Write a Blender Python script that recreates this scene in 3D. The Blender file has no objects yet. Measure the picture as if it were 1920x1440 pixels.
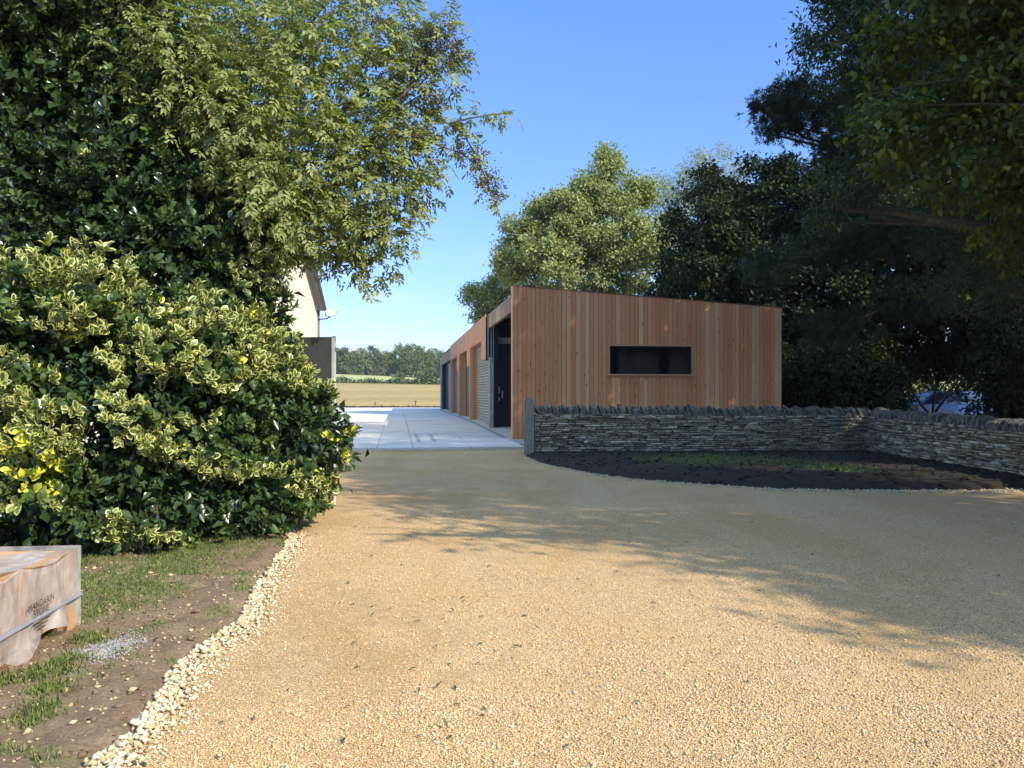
import bpy, math, random
import numpy as np
from mathutils import Vector
R = math.radians
random.seed(7)
rng = np.random.default_rng(11)
scene = bpy.context.scene
COL = scene.collection

# ------------------------------------------------------------------ camera
F = 1450.0            # focal length in photo pixels (photo 1920 x 1440)
EYE = 1.6
HOR = 738.0
cd = bpy.data.cameras.new('camera'); cam = bpy.data.objects.new('camera', cd); COL.objects.link(cam)
cam.location = (0, 0, EYE); cam.rotation_euler = (R(90), 0, 0)
cd.sensor_width = 36; cd.lens = 36 * F / 1920; cd.shift_y = 18 / 1920
cd.clip_start = 0.05; cd.clip_end = 8000
scene.camera = cam

# ------------------------------------------------------------------ sky, sun, exposure
SUN = Vector((1.06, -0.954, 1.0)).normalized()
world = bpy.data.worlds.new("World"); scene.world = world; world.use_nodes = True
wn = world.node_tree; wn.nodes.clear()
sky = wn.nodes.new('ShaderNodeTexSky'); sky.sky_type = 'NISHITA'; sky.sun_disc = False
sky.sun_elevation = math.asin(SUN.z); sky.sun_rotation = math.atan2(SUN.x, SUN.y)
sky.air_density = 1.0; sky.dust_density = 0.25; sky.ozone_density = 4.0; sky.altitude = 100
bg = wn.nodes.new('ShaderNodeBackground'); bg.inputs['Strength'].default_value = 0.15
wo = wn.nodes.new('ShaderNodeOutputWorld')
# thin wisps of cloud low over the horizon
tc = wn.nodes.new('ShaderNodeTexCoord'); mp = wn.nodes.new('ShaderNodeMapping'); mp.inputs['Scale'].default_value = (5, 5, 16)
nz = wn.nodes.new('ShaderNodeTexNoise'); nz.inputs['Scale'].default_value = 1.6; nz.inputs['Detail'].default_value = 6
rp = wn.nodes.new('ShaderNodeValToRGB'); rp.color_ramp.elements[0].position = .53; rp.color_ramp.elements[1].position = .72
sp = wn.nodes.new('ShaderNodeSeparateXYZ'); mr = wn.nodes.new('ShaderNodeMapRange')
mr.inputs[1].default_value = 0.02; mr.inputs[2].default_value = 0.22; mr.inputs[3].default_value = .6; mr.inputs[4].default_value = 0
mu = wn.nodes.new('ShaderNodeMath'); mu.operation = 'MULTIPLY'
mx = wn.nodes.new('ShaderNodeMix'); mx.data_type = 'RGBA'
mx.inputs[7].default_value = (2.3, 2.5, 3.0, 1)
L = wn.links.new
L(tc.outputs['Generated'], mp.inputs[0]); L(mp.outputs[0], nz.inputs['Vector']); L(nz.outputs[0], rp.inputs[0])
L(tc.outputs['Generated'], sp.inputs[0]); L(sp.outputs[2], mr.inputs[0]); L(mr.outputs[0], mu.inputs[0]); L(rp.outputs[0], mu.inputs[1])
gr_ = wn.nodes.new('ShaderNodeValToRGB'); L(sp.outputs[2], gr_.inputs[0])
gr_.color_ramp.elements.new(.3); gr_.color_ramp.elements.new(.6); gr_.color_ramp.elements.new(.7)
for e_, (p_, c_) in zip(gr_.color_ramp.elements, [(0., (.40, .40, .46, 1)), (.06, (.42, .42, .50, 1)), (.15, (.43, .47, .60, 1)), (.5, (.47, .60, .79, 1)), (.8, (2.5, 2.2, 1.75, 1))]):  # last stop: unseen overhead sky made unnaturally bright and warm, added to fill shade
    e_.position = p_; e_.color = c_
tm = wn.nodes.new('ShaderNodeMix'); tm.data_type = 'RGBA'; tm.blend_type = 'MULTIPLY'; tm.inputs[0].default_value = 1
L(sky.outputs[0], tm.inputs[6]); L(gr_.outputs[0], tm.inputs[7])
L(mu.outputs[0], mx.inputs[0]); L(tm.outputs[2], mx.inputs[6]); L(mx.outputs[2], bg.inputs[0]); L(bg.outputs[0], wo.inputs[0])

sd = bpy.data.lights.new('sun', 'SUN'); sd.energy = 2.8; sd.angle = R(0.53); sd.color = (1, .92, .78)
so = bpy.data.objects.new('sun', sd); COL.objects.link(so)
so.rotation_euler = SUN.to_track_quat('Z', 'Y').to_euler(); so.location = (20, -20, 30)
scene.view_settings.view_transform = 'Standard'; scene.view_settings.look = 'None'
scene.view_settings.gamma = 1; scene.view_settings.use_curve_mapping = False
scene.view_settings.exposure = 1.45
scene.cycles.max_bounces = 8; scene.cycles.transparent_max_bounces = 16

# ------------------------------------------------------------------ building axes
U = np.array([0.98909, 0.14731, 0.]); V = np.array([-0.14731, 0.98909, 0.])
ROT = math.atan2(U[1], U[0])
def bw(a, D, z=0.):                       # building coordinates -> world
    return tuple(a * U + D * V + np.array([0, 0, z]))

# ------------------------------------------------------------------ mesh helpers
class MB:
    def __init__(s): s.v = []; s.f = []; s.a = {}; s.n = 0
    def add(s, v, f, **at):
        o = len(s.v); s.v += [tuple(p) for p in v]; s.f += [tuple(i + o for i in q) for q in f]
        for k, x in at.items(): s.a.setdefault(k, {})[(o, len(s.v))] = x
    def box(s, x0, x1, y0, y1, z0, z1, frame=None, jit=0, **at):
        v = [(x, y, z) for z in (z0, z1) for y in (y0, y1) for x in (x0, x1)]
        if jit: v = [(a + random.uniform(-jit, jit), b + random.uniform(-jit, jit), c + random.uniform(-jit, jit)) for a, b, c in v]
        if frame: v = [frame(*p) for p in v]
        s.add(v, [(0, 2, 3, 1), (4, 5, 7, 6), (0, 1, 5, 4), (2, 6, 7, 3), (0, 4, 6, 2), (1, 3, 7, 5)], **at)
    def hexa(s, v, **at):                 # 8 corners, bottom 4 then top 4 (same order as box)
        s.add(v, [(0, 2, 3, 1), (4, 5, 7, 6), (0, 1, 5, 4), (2, 6, 7, 3), (0, 4, 6, 2), (1, 3, 7, 5)], **at)
    def tube(s, pts, radii, n=7, cap=True):
        pts = [Vector(p) for p in pts]; rings = []
        up = Vector((.13, .31, .94)).normalized()
        for i, p in enumerate(pts):
            d = (pts[min(i + 1, len(pts) - 1)] - pts[max(i - 1, 0)]).normalized()
            a = d.cross(up)
            if a.length < .1: a = d.cross(Vector((1, 0, 0)))
            a.normalize(); b = d.cross(a)
            rings.append([p + (a * math.cos(2 * math.pi * k / n) + b * math.sin(2 * math.pi * k / n)) * radii[i] for k in range(n)])
        v = [q for r in rings for q in r]; f = []
        for i in range(len(pts) - 1):
            for k in range(n):
                f.append((i * n + k, i * n + (k + 1) % n, (i + 1) * n + (k + 1) % n, (i + 1) * n + k))
        if cap: f += [tuple(range(n))[::-1], tuple((len(pts) - 1) * n + k for k in range(n))]
        s.add(v, f)
    def build(s, name, m, parent=None, smooth=False, loc=None):
        me = bpy.data.meshes.new(name)
        off = Vector((0, 0, 0))
        v = s.v
        if parent is not None: off = WORLD_OF(parent)
        if loc is not None and parent is None: off = Vector(loc)
        v = [(a - off.x, b - off.y, c - off.z) for a, b, c in v]
        me.from_pydata(v, [], s.f)
        for k, d in s.a.items():
            at = me.attributes.new(k, 'FLOAT', 'POINT'); arr = np.zeros(len(v), np.float32)
            for (i, j), x in d.items(): arr[i:j] = x
            at.data.foreach_set('value', arr)
        me.materials.append(m)
        if smooth: me.polygons.foreach_set('use_smooth', [True] * len(me.polygons))
        me.update()
        o = bpy.data.objects.new(name, me); COL.objects.link(o)
        if parent is not None: o.parent = parent
        elif loc is not None: o.location = off
        return o
_W = {}
def WORLD_OF(o):
    p = Vector(o.location)
    if o.parent: p += WORLD_OF(o.parent)
    return p
def tag(o, label=None, cat=None, group=None, kind=None):
    if label: o['label'] = label
    if cat: o['category'] = cat
    if group: o['group'] = group
    if kind: o['kind'] = kind
    return o
def empty(name, loc, label, cat, group=None):
    o = bpy.data.objects.new(name, None); COL.objects.link(o); o.location = loc; o.empty_display_size = .3
    return tag(o, label, cat, group)
def raw(name, verts, faces_idx, loop_counts, m, parent=None, attrs=None, smooth=False):
    """fast mesh from numpy arrays"""
    me = bpy.data.meshes.new(name); nv = len(verts)
    off = np.array(WORLD_OF(parent)) if parent is not None else np.zeros(3)
    me.vertices.add(nv); me.vertices.foreach_set('co', (verts - off).astype(np.float32).ravel())
    me.loops.add(len(faces_idx)); me.loops.foreach_set('vertex_index', faces_idx.astype(np.int32))
    me.polygons.add(len(loop_counts))
    st = np.concatenate([[0], np.cumsum(loop_counts)[:-1]]).astype(np.int32)
    me.polygons.foreach_set('loop_start', st); me.polygons.foreach_set('loop_total', np.asarray(loop_counts, np.int32))
    if smooth: me.polygons.foreach_set('use_smooth', np.ones(len(loop_counts), bool))
    for k, x in (attrs or {}).items():
        at = me.attributes.new(k, 'FLOAT', 'POINT'); at.data.foreach_set('value', np.asarray(x, np.float32))
    me.materials.append(m); me.update(calc_edges=True); me.validate()
    o = bpy.data.objects.new(name, me); COL.objects.link(o)
    if parent is not None: o.parent = parent
    return o

# ------------------------------------------------------------------ material helpers
class M:
    def __init__(s, name):
        s.m = bpy.data.materials.new(name); s.m.use_nodes = True; s.t = s.m.node_tree; s.t.nodes.clear()
        s.out = s.n('ShaderNodeOutputMaterial'); s.b = s.n('ShaderNodeBsdfPrincipled'); s.l(s.b.outputs[0], s.out.inputs[0])
    def n(s, t, **k):
        x = s.t.nodes.new(t)
        for a, b in k.items(): setattr(x, a, b)
        return x
    def l(s, a, b): s.t.links.new(a, b)
    def set(s, **k):
        for a, b in k.items():
            i = s.b.inputs[a.replace('_', ' ')]
            if isinstance(b, (int, float)): i.default_value = b
            elif isinstance(b, tuple): i.default_value = b + (1,) if len(b) == 3 else b
            else: s.l(b, i)
        return s
    def pos(s, obj=False, scale=None, rot=None):
        c = s.n('ShaderNodeTexCoord').outputs['Object'] if obj else s.n('ShaderNodeNewGeometry').outputs['Position']
        if scale or rot:
            q = s.n('ShaderNodeMapping'); s.l(c, q.inputs[0])
            if scale: q.inputs['Scale'].default_value = scale
            if rot: q.inputs['Rotation'].default_value = rot
            c = q.outputs[0]
        return c
    def noise(s, scale, detail=4, rough=.55, vec=None, dist=0):
        x = s.n('ShaderNodeTexNoise'); x.inputs['Scale'].default_value = scale; x.inputs['Detail'].default_value = detail
        x.inputs['Roughness'].default_value = rough; x.inputs['Distortion'].default_value = dist
        s.l(vec if vec is not None else s.pos(), x.inputs['Vector']); return x.outputs[0]
    def vor(s, scale, vec=None, out='Color', feature='F1', rnd=1):
        x = s.n('ShaderNodeTexVoronoi'); x.inputs['Scale'].default_value = scale; x.feature = feature
        x.inputs['Randomness'].default_value = rnd
        s.l(vec if vec is not None else s.pos(), x.inputs['Vector']); return x.outputs[out]
    def ramp(s, fac, stops, interp='LINEAR'):
        x = s.n('ShaderNodeValToRGB'); r = x.color_ramp; r.interpolation = interp
        while len(r.elements) < len(stops): r.elements.new(.5)
        for e, (p, c) in zip(r.elements, stops):
            e.position = p; e.color = (c, c, c, 1) if isinstance(c, (int, float)) else tuple(c) + (1,)
        s.l(fac, x.inputs[0]); return x.outputs[0]
    def mix(s, fac, a, b, blend='MIX'):
        x = s.n('ShaderNodeMix'); x.data_type = 'RGBA'; x.blend_type = blend
        for i, q in ((0, fac), (6, a), (7, b)):
            if isinstance(q, (int, float)): x.inputs[i].default_value = q if i == 0 else (q, q, q, 1)
            elif isinstance(q, tuple): x.inputs[i].default_value = q + (1,)
            else: s.l(q, x.inputs[i])
        return x.outputs[2]
    def math(s, op, a, b=0., clamp=False):
        x = s.n('ShaderNodeMath'); x.operation = op; x.use_clamp = clamp
        for i, q in ((0, a), (1, b)):
            if isinstance(q, (int, float)): x.inputs[i].default_value = q
            else: s.l(q, x.inputs[i])
        return x.outputs[0]
    def attr(s, name):
        x = s.n('ShaderNodeAttribute'); x.attribute_name = name; return x.outputs['Fac']
    def bump(s, h, strength=.5, dist=.02):
        x = s.n('ShaderNodeBump'); x.inputs['Strength'].default_value = strength; x.inputs['Distance'].default_value = dist
        s.l(h, x.inputs['Height']); s.l(x.outputs[0], s.b.inputs['Normal']); return s

def plain(name, c, rough=.7, metal=0., var=.15, scale=6, spec=.4):
    k = M(name); n = k.noise(scale, 5)
    dark = tuple(x * (1 - var) for x in c); lite = tuple(min(1, x * (1 + var)) for x in c)
    return k.set(Base_Color=k.ramp(n, [(.3, dark), (.7, lite)]), Roughness=rough, Metallic=metal, Specular_IOR_Level=spec).bump(k.noise(scale * 8, 3), .15, .004).m

def wood(name, red, pale, vert=True, rough=.6, rot=ROT):
    """cladding boards: 'tone' 0..1 per board picks heartwood or sapwood, 'seed' shifts the grain"""
    k = M(name); tone = k.attr('tone'); seed = k.attr('seed')
    p = k.pos(rot=(0, 0, -rot))
    cb = k.n('ShaderNodeCombineXYZ'); k.l(k.math('MULTIPLY', seed, 37.), cb.inputs[2]); k.l(k.math('MULTIPLY', seed, 11.), cb.inputs[0])
    ad = k.n('ShaderNodeVectorMath'); k.l(p, ad.inputs[0]); k.l(cb.outputs[0], ad.inputs[1])
    q = k.n('ShaderNodeMapping'); q.inputs['Scale'].default_value = (1, 1, .06) if vert else (.06, .06, 1); k.l(ad.outputs[0], q.inputs[0])
    gr = k.noise(70, 4, .6, q.outputs[0], .6); g2 = k.noise(16, 3, .5, q.outputs[0], 1.5)
    q2 = k.n('ShaderNodeMapping'); q2.inputs['Scale'].default_value = (1, 1, .42); k.l(ad.outputs[0], q2.inputs[0])
    kn = k.vor(5.5, q2.outputs[0], 'Distance'); knot = k.ramp(kn, [(.0, 1.), (.07, 1.), (.12, 0.)]); halo = k.ramp(kn, [(.06, 1.), (.26, 0.)])
    base = k.ramp(tone, [(0., red[0]), (.45, red[1]), (.75, red[2]), (.9, pale[0]), (1., pale[1])])
    c = k.mix(k.math('MULTIPLY', gr, .55), base, k.mix(1., base, (.60, .50, .42), 'MULTIPLY'))
    c = k.mix(k.math('MULTIPLY', g2, .3), c, k.mix(1., c, (.7, .55, .45), 'MULTIPLY'))
    c = k.mix(k.math('MULTIPLY', halo, .35), c, k.mix(1., c, (.72, .5, .38), 'MULTIPLY'))
    c = k.mix(k.math('MULTIPLY', knot, .8), c, (.085, .035, .018))
    k.set(Base_Color=c, Roughness=rough, Specular_IOR_Level=.25).bump(gr, .25, .004); return k.m

def leafmat(name, dark, mid, light, margin=None, yellow=None, gloss=.42, transl=.22, spec=.5, back=1.25):
    k = M(name); tone = k.attr('tone')
    c = k.ramp(tone, [(0., dark), (.5, mid), (1., light)])
    if margin:
        e = k.attr('edge'); vg = k.attr('vari')
        nn = k.noise(60, 2)
        th = k.math('ADD', e, k.math('MULTIPLY', k.math('SUBTRACT', nn, .5), .7))
        mk = k.ramp(th, [(.36, 1.), (.50, 0.)])
        mk = k.math('MULTIPLY', mk, k.ramp(vg, [(.3, 0.), (.36, 1.)]))
        c = k.mix(mk, c, margin)
        c = k.mix(k.ramp(vg, [(.93, 0.), (.95, 1.)]), c, yellow)
    k.set(Base_Color=c, Roughness=gloss, Specular_IOR_Level=spec)
    tr = k.n('ShaderNodeBsdfTranslucent'); k.l(k.mix(1., c, (back, back * 1.1, back * .45), 'MULTIPLY'), tr.inputs[0])
    ms = k.n('ShaderNodeMixShader'); ms.inputs[0].default_value = transl
    k.l(k.b.outputs[0], ms.inputs[1]); k.l(tr.outputs[0], ms.inputs[2]); k.l(ms.outputs[0], k.out.inputs[0])
    return k.m

# ------------------------------------------------------------------ terrain
def ss(x): return x * x * (3 - 2 * x)
def terr(X, Y):
    pts = [(-200, 0), (45, .0), (62, .1), (76, .17), (86, .45), (120, 1.75), (200, 4.6), (330, 9.4), (420, 12), (800, 14), (8000, 14)]
    z = np.interp(Y, [p[0] for p in pts], [p[1] for p in pts])
    w = np.clip((Y - 110) / 220, 0, 1)
    return z - w * .045 * np.clip(X + 55, -60, 90) - 0.02 * (Y < 60)

def grid_mesh(name, xs, ys, zf, m, kind='structure', keep=None, attrs=None):
    X, Y = np.meshgrid(xs, ys); Z = zf(X, Y); nx = len(xs); ny = len(ys)
    v = np.stack([X.ravel(), Y.ravel(), Z.ravel()], 1)
    i = np.arange(ny - 1)[:, None] * nx + np.arange(nx - 1)[None, :]
    q = np.stack([i, i + 1, i + nx + 1, i + nx], -1).reshape(-1, 4)
    if keep is not None:
        cx = (X[:-1, :-1] + X[1:, 1:]).ravel() / 2; cy = (Y[:-1, :-1] + Y[1:, 1:]).ravel() / 2
        q = q[keep(cx, cy)]
        used = np.unique(q); mpx = -np.ones(len(v), int); mpx[used] = np.arange(len(used)); q = mpx[q]; v = v[used]
    at = {k: f(v[:, 0], v[:, 1]) for k, f in (attrs or {}).items()}
    o = raw(name, v, q.ravel(), np.full(len(q), 4), m, attrs=at, smooth=True)
    if kind: o['kind'] = kind
    return o

# smooth value noise for placement
_perm = rng.random((64, 64))
def vn(x, y):
    x = np.asarray(x, float); y = np.asarray(y, float)
    xi = np.floor(x).astype(int); yi = np.floor(y).astype(int); fx = ss(x - xi); fy = ss(y - yi)
    g = lambda a, b: _perm[a % 64, b % 64]
    return (g(xi, yi) * (1 - fx) + g(xi + 1, yi) * fx) * (1 - fy) + (g(xi, yi + 1) * (1 - fx) + g(xi + 1, yi + 1) * fx) * fy
def fbm(x, y): return vn(x, y) * .5 + vn(x * 2.1 + 7, y * 2.1 + 3) * .3 + vn(x * 4.3 + 1, y * 4.3 + 9) * .2

# materials of the ground
k = M('field_grass'); p = k.pos(); sy = k.n('ShaderNodeSeparateXYZ'); k.l(p, sy.inputs[0])
st = k.noise(.02, 4, .6, k.pos(scale=(.35, 2.2, 1))); fn = k.noise(.9, 5, .65)
lo = k.ramp(k.mix(.5, st, fn), [(.32, (.23, .155, .05)), (.5, (.33, .235, .09)), (.68, (.43, .325, .14))])
up = k.ramp(st, [(.35, (.30, .29, .11)), (.65, (.42, .40, .17))])
edge = k.math('ADD', sy.outputs[1], k.math('MULTIPLY', k.noise(.05, 3), 16))
c = k.mix(k.ramp(k.math('DIVIDE', edge, 400), [(.515, 0.), (.53, 1.)]), lo, up)
near = k.ramp(fn, [(.35, (.045, .035, .018)), (.65, (.08, .075, .03))])
c = k.mix(k.ramp(k.math('DIVIDE', sy.outputs[1], 400), [(.186, 0.), (.19, 1.)]), near, c)
MG = k.set(Base_Color=c, Roughness=.95, Specular_IOR_Level=.1).bump(fn, .5, .12).m

k = M('golden_gravel'); vec = k.pos()
d1 = k.vor(80, vec, 'Distance'); c1 = k.vor(80, vec, 'Color'); d2 = k.vor(120, vec, 'Distance'); c2 = k.vor(120, vec, 'Color')
s1 = k.n('ShaderNodeSeparateColor'); k.l(c1, s1.inputs[0]); s2 = k.n('ShaderNodeSeparateColor'); k.l(c2, s2.inputs[0])
big = k.noise(.55, 4, .55); med = k.noise(3.2, 4, .6)
stone = k.ramp(s2.outputs[0], [(0., (.30, .19, .075)), (.35, (.50, .34, .15)), (.75, (.64, .46, .22)), (.93, (.70, .56, .34)), (1., (.70, .60, .45))])
stone2 = k.ramp(s1.outputs[1], [(0., (.38, .26, .12)), (.6, (.60, .44, .22)), (.95, (.72, .59, .38)), (1., (.30, .27, .24))])
coarse = k.math('MULTIPLY', k.attr('coarse'), k.ramp(med, [(.3, .6), (.6, 1.)]))
c = k.mix(coarse, k.mix(.35, stone, (.60, .40, .17)), k.mix(.4, stone2, stone))
c = k.mix(k.math('MULTIPLY', k.ramp(k.mix(.5, d1, d2), [(.5, 0.), (.75, 1.)]), .65), c, (.19, .125, .055))
c = k.mix(k.ramp(k.noise(1.1, 5, .6), [(.5, 0.), (.72, .35)]), c, (.52, .33, .12))
c = k.mix(1., c, (1., .955, .96), 'MULTIPLY')
c = k.mix(k.ramp(k.noise(.9, 4, .6, k.pos(rot=(0, 0, .5), scale=(1, .25, 1)), 1.), [(.42, 0.), (.62, .5)]), c, k.mix(1., c, (.88, .80, .70), 'MULTIPLY'))
h = k.mix(coarse, d2, d1)
inv = k.math('SUBTRACT', 1., h)
MGR = k.set(Base_Color=c, Roughness=.92, Specular_IOR_Level=.15).bump(inv, 1., .011).m

k = M('soil'); n1 = k.noise(5, 6, .65); n2 = k.noise(45, 5, .7)
c = k.ramp(k.mix(.5, n1, n2), [(.3, (.11, .07, .04)), (.5, (.21, .14, .085)), (.7, (.33, .245, .155))])
gr = k.attr('grass'); gm = k.math('MULTIPLY', gr, k.ramp(k.noise(14, 4), [(.35, .55), (.6, 1.)]))
c = k.mix(gm, c, k.ramp(k.noise(60, 3), [(.3, (.08, .10, .03)), (.7, (.19, .22, .07))]))
MSO = k.set(Base_Color=c, Roughness=.95, Specular_IOR_Level=.15).bump(k.mix(.35, n2, n1), .9, .03).m
k = M('dark_bed_soil'); n1 = k.noise(4, 6, .65); n2 = k.noise(30, 5, .7)
c = k.ramp(k.mix(.5, n1, n2), [(.3, (.018, .014, .010)), (.55, (.038, .030, .021)), (.75, (.085, .070, .052))])
c = k.mix(k.math('MULTIPLY', k.attr('grass'), k.ramp(k.noise(9, 4), [(.35, .3), (.6, 1.)])), c, (.075, .11, .03))
MBE = k.set(Base_Color=c, Roughness=.95, Specular_IOR_Level=.15).bump(k.mix(.35, n2, n1), .9, .05).m
k = M('concrete'); n1 = k.noise(.8, 5, .6); n2 = k.noise(30, 4, .6)
c = k.ramp(k.mix(.35, n1, n2), [(.3, (.46, .425, .37)), (.7, (.64, .60, .53))])
c = k.mix(k.ramp(k.noise(.35, 5, .7), [(.5, 0.), (.65, .3)]), c, (.34, .32, .28))
MCO = k.set(Base_Color=c, Roughness=.8, Specular_IOR_Level=.25).bump(n2, .15, .004).m
MCD = plain('concrete_joint', (.32, .31, .29), .9)
MCF = plain('concrete_drain_strip', (.38, .38, .385), .85)

def grass_left(X, Y):
    X = np.asarray(X, float); Y = np.asarray(Y, float)
    px = 960 + X / Y * F
    g = np.clip((Y - 4.9 - .9 * (X + 2.9)) * 1.3, 0, 1) * np.clip((-X - 2.45) * 2.2, 0, 1)
    g = g * np.clip((fbm(X * 2.2, Y * 2.2) - .30) * 4, .1, 1)
    g2 = (fbm(X * 3.3 + 5, Y * 3.3) > .66) * .5
    return np.clip(np.maximum(g, g2), 0, 1)

xs = np.concatenate([[-3000, -1200, -500, -300], np.arange(-200, -40, 8), np.arange(-40, 60, 4), [70, 100, 150, 250, 500, 1200, 3000]])
ys = np.concatenate([[-400, -100, -40, -20], np.arange(-10, 90, 5), np.arange(90, 440, 8), [500, 650, 900, 1500, 3000, 6000]])
grid_mesh('ground', xs, ys, terr, MG)

def gz(X, Y): return .004 + .018 * (fbm(X * .35, Y * .35) - .5) + .006 * (fbm(X * 2, Y * 2) - .5)
def coarse(X, Y): return np.clip((fbm(X * .75 + 3, Y * .75) * .7 + fbm(X * 2.6, Y * 2.6 + 5) * .45 - .42) * 3.5, .22, 1)
grid_mesh('gravel_yard', np.arange(-7, 17, .12), np.arange(-8, 24.6, .12), gz, MGR, attrs={'coarse': coarse})

# left verge of soil and grass: outline taken on the ground
edgeL = [(3.0, -1.60), (3.3, -1.74), (3.6, -1.70), (3.9, -1.76), (4.35, -1.83), (4.65, -1.86), (5.15, -1.86), (5.55, -1.84), (6.2, -1.98), (6.8, -2.05), (7.7, -2.20), (8.6, -2.40), (9.2, -2.7), (10, -3.2), (12, -4.2), (20, -6)]
def exL(Y):
    return np.interp(Y, [e[0] for e in edgeL], [e[1] for e in edgeL]) + .10 * (fbm(np.asarray(Y) * 2.2, 3.3) - .5)
def vz(X, Y):
    d = exL(Y) - X
    e = np.clip((d + .05) / .28, 0, 1)
    return -.03 + .075 * ss(e) + .02 * np.clip((d - .4) / 3, 0, 1) + e * .07 * (fbm(X * 3.1, Y * 3.1) - .5) + .03 * e * (fbm(X * 11, Y * 11) - .5)
grid_mesh('verge', np.arange(-9, -1.2, .04), np.arange(1.5, 16, .045), vz, MSO, keep=lambda X, Y: X < exL(Y) + .06, attrs={'grass': grass_left})

# soil bed along the wall
bedpts = [(.28, 20.6), (.35, 19.6), (.7, 17.6), (1.45, 15.6), (2.2, 14.5), (3.4, 13.5), (4.4, 12.9), (5.5, 12.75), (7.0, 12.7), (8.6, 12.75), (11, 12.6), (13, 12.4)]
def bedY(X): return np.interp(X, [b[0] for b in bedpts], [b[1] for b in bedpts]) + .22 * (fbm(X * 2.5, 1.1) - .5)
def bz(X, Y):
    d = np.minimum(Y - bedY(X), (X - .22) * 1.2)
    e = np.clip(d / .5, 0, 1)
    return -.01 + .11 * ss(e) + .09 * e * (fbm(X * 2.3, Y * 2.3) - .5) + .05 * e * (fbm(X * 8, Y * 8) - .5)
def bgrass(X, Y):
    g = np.exp(-(((X - 4.6) / 1.9) ** 2 + ((Y - 17.6) / 1.5) ** 2)) + np.exp(-(((X - 6.6) / .7) ** 2 + ((Y - 15.6) / .8) ** 2))
    return np.clip(g * 1.5 * (fbm(X * 1.3, Y * 1.3) + .3) - .2, 0, 1)
grid_mesh('soil_bed', np.arange(.2, 13, .07), np.arange(12.2, 22.2, .08), bz, MBE, keep=lambda X, Y: (Y > bedY(X) - .05) & ~((Y > 20.9) & (X < .45)), attrs={'grass': bgrass})

# concrete apron in building coordinates
def slabz(D): return float(np.interp(D, [21, 25, 38, 90], [.075, .10, .235, .24]))
mb = MB(); Ds = [21.9, 25.0, 28.5, 33, 38, 44, 50, 56, 62, 68, 76.5]; As = [-9.5, -6, -3.3, -.55, .45, 2.1, 3.62, 3.78, 14.5]
for i in range(len(Ds) - 1):
    for j in range(len(As) - 1):
        if As[j] >= 3.6 and Ds[i] < 24: continue
        g = .007
        a0, a1, d0, d1_ = As[j] + g, As[j + 1] - g, Ds[i] + g, Ds[i + 1] - g
        if As[j] == 3.78: a0 = 3.78 - g; 
        z0, z1 = slabz(Ds[i]), slabz(Ds[i + 1])
        mb.hexa([bw(a0, d0, -.1), bw(a1, d0, -.1), bw(a0, d1_, -.1), bw(a1, d1_, -.1), bw(a0, d0, z0), bw(a1, d0, z0), bw(a0, d1_, z1), bw(a1, d1_, z1)])
tag(mb.build('concrete_apron', MCO), kind='structure')
mb = MB()
mb.hexa([bw(-9.5, 21.95, -.1), bw(14.4, 24.9, -.1), bw(-9.5, 76.4, -.1), bw(14.4, 76.4, -.1), bw(-9.5, 21.95, .03), bw(14.4, 24.9, .06), bw(-9.5, 76.4, .215), bw(14.4, 76.4, .215)])
tag(mb.build('apron_joint_bed', MCD), kind='structure')
def stripz(a0, a1, d0, d1, m, name):
    mb = MB(); N = max(1, int((d1 - d0) / 2))
    for i in range(N):
        p, q = d0 + (d1 - d0) * i / N, d0 + (d1 - d0) * (i + 1) / N
        mb.add([bw(a0, p, slabz(p) + .005), bw(a1, p, slabz(p) + .005), bw(a1, q, slabz(q) + .005), bw(a0, q, slabz(q) + .005)], [(0, 1, 2, 3)])
    return mb, m, name
mb = MB()
for a0, a1, d0, d1_ in [(.35, 2.0, 28.2, 28.42), (.62, .74, 24.3, 28.2), (1.12, 1.24, 24.3, 28.2), (.45, 1.9, 38.6, 39.0), (3.5, 3.72, 26, 67)]:
    s_, _, _ = stripz(a0, a1, d0, d1_, None, '')
    mb.add(s_.v, s_.f)
tag(mb.build('drain_channels', plain('drain_grating', (.30, .29, .28), .7)), kind='structure')

# ------------------------------------------------------------------ garage block
red = [(.58, .235, .100), (.63, .30, .135), (.67, .365, .175)]; pale = [(.68, .41, .20), (.71, .47, .25)]
MW = wood('larch_cladding', red, pale)
MWB = wood('larch_trim', [(.50, .29, .18), (.56, .33, .2), (.6, .36, .22)], pale)
MPI = wood('larch_pier', [(.46, .22, .11), (.52, .27, .14), (.58, .34, .18)], pale, rot=ROT)
MRB = wood('rough_timber_beam', [(.23, .135, .075), (.34, .22, .13), (.44, .31, .19)], pale, vert=False)
MBK = plain('black_steel', (.012, .013, .016), .55, 0, .2)
MGZ = plain('galvanised_steel', (.42, .43, .42), .45, .6, .2, 4)
MGW = plain('weathered_grey_steel', (.33, .33, .30), .6, .2, .25, 3)
MDK = plain('dark_membrane', (.03, .03, .032), .9)
MIN = plain('interior_lining', (.07, .072, .07), .8)
MFL = plain('interior_floor', (.30, .30, .30), .8)
k = M('window_glass'); k.set(Base_Color=(.01, .012, .014), Roughness=.02, Specular_IOR_Level=.12)
tr = k.n('ShaderNodeBsdfTransparent'); tr.inputs[0].default_value = (.42, .45, .45, 1); ms = k.n('ShaderNodeMixShader'); ms.inputs[0].default_value = .55
k.l(k.b.outputs[0], ms.inputs[1]); k.l(tr.outputs[0], ms.inputs[2]); k.l(ms.outputs[0], k.out.inputs[0]); MGL = k.m

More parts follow.
